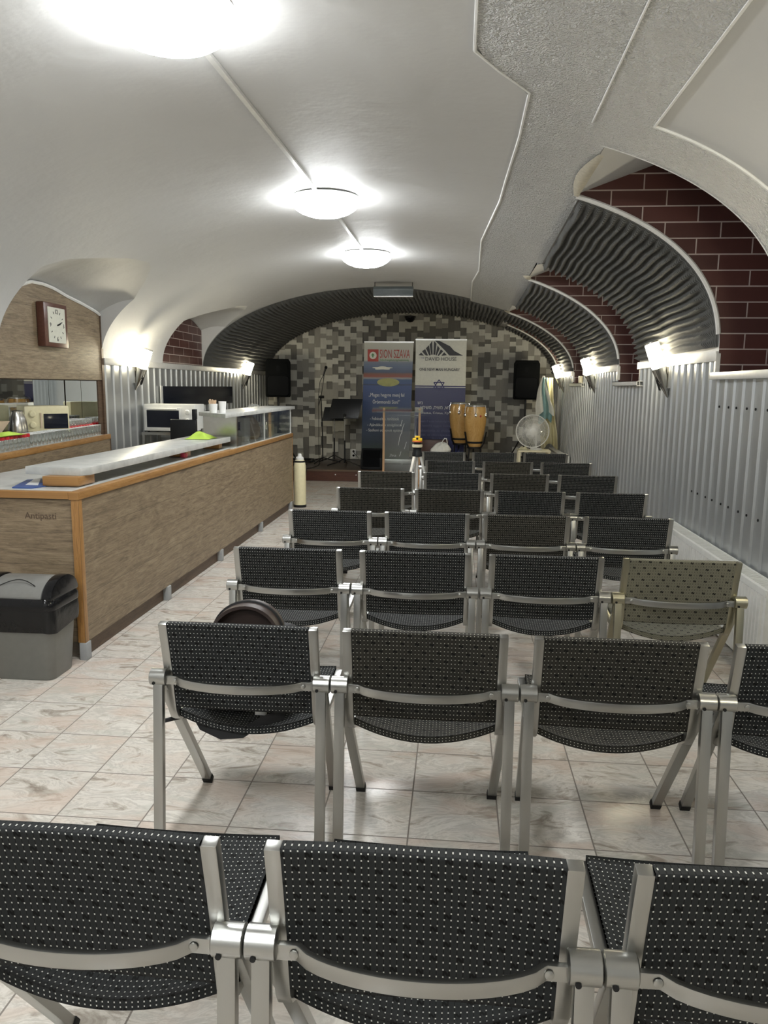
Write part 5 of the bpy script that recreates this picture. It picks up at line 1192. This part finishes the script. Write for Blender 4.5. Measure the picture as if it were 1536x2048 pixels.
# congas
def conga(x, y, ztop, label, tilt):
    t = thing('conga_drum', label, 'drum', (x, y, ztop-0.72), tilt)
    MB().lathe([(0.115, 0.0), (0.125, 0.03), (0.165, 0.22), (0.192, 0.42), (0.195, 0.52), (0.180, 0.66), (0.172, 0.70)], seg=36).build('shell', M['conga'], t)
    MB().lathe([(0.178, 0.685), (0.186, 0.690), (0.186, 0.712), (0.178, 0.716)], seg=36).build('rim', M['chrome'], t)
    MB().lathe([(0.178, 0.70), (0.170, 0.722), (0.0, 0.724)], seg=36).build('drumhead', M['drumskin'], t)
    MB().lathe([(0.136, 0.055), (0.141, 0.06), (0.143, 0.085), (0.141, 0.09)], seg=36).build('lower_band', M['rubber'], t)
    for k in range(6):
        a = 2*PI*k/6+0.35; c, s = math.cos(a), math.sin(a)
        lug = MB().lathe([(0.012, 0.0), (0.024, 0.012), (0.026, 0.04), (0.014, 0.065)], (0.199*c, 0.199*s, 0.515), 12).build('tuning_lug', M['chrome'], t)
        MB().tube([(0.208*c, 0.208*s, 0.55), (0.205*c, 0.205*s, 0.66), (0.184*c, 0.184*s, 0.712)], 0.006).build('hook', M['chrome'], lug)
    MB().cyl((0.05, -0.1975, 0.53), (0.05, -0.2005, 0.53), 0.018, seg=12).build('badge', M['inkred'], t)
    st = thing('conga_stand', label.replace('conga drum', 'tripod stand under the conga drum'), 'drum stand', (x, y, ZT))
    h = ztop-0.72-ZT
    MB().lathe([(0.128, h-0.03), (0.128, h-0.003), (0.10, h-0.003), (0.10, h-0.03)], seg=28).build('cradle', M['blackmetal'], st)
    for k in range(3):
        a = 2*PI*k/3-0.4; c, s = math.cos(a), math.sin(a)
        MB().tube([(0.11*c, 0.11*s, h-0.02), (0.12*c, 0.12*s, h*0.55), (0.24*c, 0.24*s, 0.012)], 0.013).build('leg', M['blackmetal'], st)
        MB().sweep([(0.122*c*1.0, 0.122*s, h-0.02), (0.172*c, 0.172*s, h+0.06), (0.214*c, 0.214*s, h+0.26)], (-s, c, 0), 0.032, 0.012).build('support_arm', M['rubber'], st)
conga(0.315, 13.55, 1.325, 'varnished wooden conga drum with chrome lugs, the front one', 0.2)
conga(0.06, 13.95, 1.355, 'varnished wooden conga drum half hidden behind the front one', 1.1)
# hanging infrared heater, dark dome
ht = thing('infrared_heater', 'long smoked-cover heater hanging at the crown before the foam arch', 'heater', (-0.915, 10.95, 2.85))
MB().prismx([(-0.07, 0.0), (0.07, 0.0), (0.09, 0.09), (0.05, 0.13), (-0.05, 0.13), (-0.09, 0.09)], -0.275, 0.275).build('housing', M['heater'], ht, bevel=0.004)
MB().span(-0.24, 0.25, -0.074, -0.068, 0.012, 0.03).build('slot_row', M['blackmetal'], ht)
MB().span(-0.27, 0.27, -0.06, 0.06, -0.006, 0.001).build('lower_grille', M['trimalu'], ht)
for x in (-0.26, 0.26): MB().tube([(x, 0, 0.12), (x, 0, 0.20), (x+0.01, 0.0, 0.215)], 0.005).build('hanger', M['blackmetal'], ht)
dm = thing('dome_camera', 'small black dome at the top of the block-papered wall', 'dome camera', (-0.93, YB-0.13, 2.875))
MB().lathe([(0.10, 0.04), (0.11, 0.045), (0.11, 0.06), (0.10, 0.065)], seg=24).build('base', M['black'], dm)
MB().lathe([(0.0, -0.05), (0.05, -0.04), (0.085, -0.005), (0.10, 0.042)], seg=24).build('dome', M['blackgloss'], dm)
# fan on a stool
sl_ = thing('stool', 'cream wooden stool carrying the white fan', 'stool', (1.255, 12.72, 0))
MB().span(-0.26, 0.26, -0.18, 0.18, 0.60, 0.632).build('seat', M['creamlight'], sl_, bevel=0.006)
for x in (-0.235, 0.235):
    for y in (-0.155, 0.155): MB().span(x-0.018, x+0.018, y-0.018, y+0.018, 0.0, 0.60).build('leg', M['creamlight'], sl_)
for y in (-0.155, 0.155): MB().span(-0.235, 0.235, y-0.01, y+0.01, 0.30, 0.34).build('stretcher', M['creamlight'], sl_)
cloth('stool_cloth', 'pale crumpled cloth hanging on the left edge of the stool', 'cloth', 1.08, 12.66, 0.633, 0.16, 0.2, 0.06, M['creamcloth'], 31)
fn = thing('electric_fan', 'white electric fan with round cage on the stool', 'fan', (1.29, 12.70, 0.633))
MB().lathe([(0.10, 0), (0.105, 0.008), (0.09, 0.022), (0.03, 0.03)], seg=26).build('base', M['white'], fn)
MB().cyl((0, 0, 0.02), (0, 0.03, 0.27), 0.017).build('pole', M['white'], fn)
fcx, fcz, FR = -0.065, 0.298, 0.262
MB().lathe([(0.055, -0.02), (0.065, 0.0), (0.06, 0.07), (0.035, 0.10)], (fcx, 0.03, fcz), 20, (0, 1, 0)).build('motor', M['white'], fn)
mb = MB(); N = 48
mb.tube([(fcx+FR*math.cos(2*PI*i/N), -0.01, fcz+FR*math.sin(2*PI*i/N)) for i in range(N)], 0.009, 6, True); mb.build('cage_ring', M['white'], fn)
mb = MB()
for k in range(84):
    a = 2*PI*k/84; c, s = math.cos(a), math.sin(a)
    for sg_ in (-1, 1): mb.tube([(fcx+0.05*c, -0.01+sg_*0.05, fcz+0.05*s), (fcx+0.18*c, -0.01+sg_*0.05, fcz+0.18*s), (fcx+FR*c, -0.01, fcz+FR*s)], 0.003, 4)
for rr_ in (0.12, 0.19): mb.tube([(fcx+rr_*math.cos(2*PI*i/40), -0.062, fcz+rr_*math.sin(2*PI*i/40)) for i in range(40)], 0.002, 4, True)
mb.build('cage_wires', M['white'], fn)
MB().lathe([(0.05, 0.0), (0.052, 0.006), (0.03, 0.014), (0, 0.015)], (fcx, -0.058, fcz), 20, (0, -1, 0)).build('cage_cap', M['white'], fn)
for k in range(3):
    a = 2*PI*k/3+2.2
    def bl(u, v):
        r = 0.045+0.19*u; q = a+(v-0.5)*(0.9+0.35*u); return (fcx+r*math.cos(q), -0.02+0.035*(v-0.5), fcz+r*math.sin(q))
    mb = MB(); mb.grid(bl, 8, 8); mb.grid(lambda u, v: tuple(Vector(bl(u, v))+Vector((0, 0.003, 0))), 8, 8); mb.build('blade', M['fanblade'], fn)
# hanging cloths in the corner
def drape(name, label, x0, x1, y, ztop, zb, mat, fold, topw, seed, rz=0.0):
    r = random.Random(seed); ph = r.uniform(0, 6); mb = MB()
    def f(u, v, s):
        w = topw+(1-topw)*min(1, (1-v)*1.3); x = (x0+x1)/2+(x1-x0)*(u-0.5)*w + 0.05*(1-v)*math.sin(3*v+ph)
        return (x, y+0.045*math.sin(fold*2*PI*u+ph+1.5*v)*(0.4+0.6*(1-v))+s*0.003, zb+(ztop-zb)*v - (0.05*math.sin(2*PI*u+ph) if v < 0.5 else 0))
    mb.grid(lambda u, v: f(u, v, 1), 26, 16); mb.grid(lambda u, v: f(u, v, -1), 26, 16)
    return tag(mb.build(name, mat, angle=80), label, 'cloth')
drape('hanging_cloth', 'long pale cream cloth hanging in the right corner by the stage', 1.42, 1.70, 13.62, 1.80, 0.62, M['creamcloth'], 2.5, 0.45, 3)
drape('hanging_cloth', 'white thin cloth slanting down in front of the right loudspeaker stand', 1.30, 1.60, 13.48, 1.83, 1.20, M['whitecloth'], 1.6, 0.12, 8)
drape('hanging_cloth', 'teal-grey cloth hanging below the white cloth in the right corner', 1.36, 1.58, 13.47, 1.80, 1.06, M['tealcloth'], 1.4, 0.25, 14)
hk = MB(); hk.span(XR-0.10, XR-0.001, 13.50, 13.52, 1.80, 1.83); hk.span(XR-0.11, XR-0.09, 13.47, 13.55, 1.79, 1.86); hk = hk.build('coat_hook', M['white']); tag(hk, 'small white coat hook above the hanging cloths', 'hook')
o = MB().span(XR-0.05, XR-0.002, 11.52, 11.62, 1.70, 1.80).build('junction_box', M['creamlight'], bevel=0.005); tag(o, 'small cream junction box on the right wall beside the middle lamp', 'junction box')
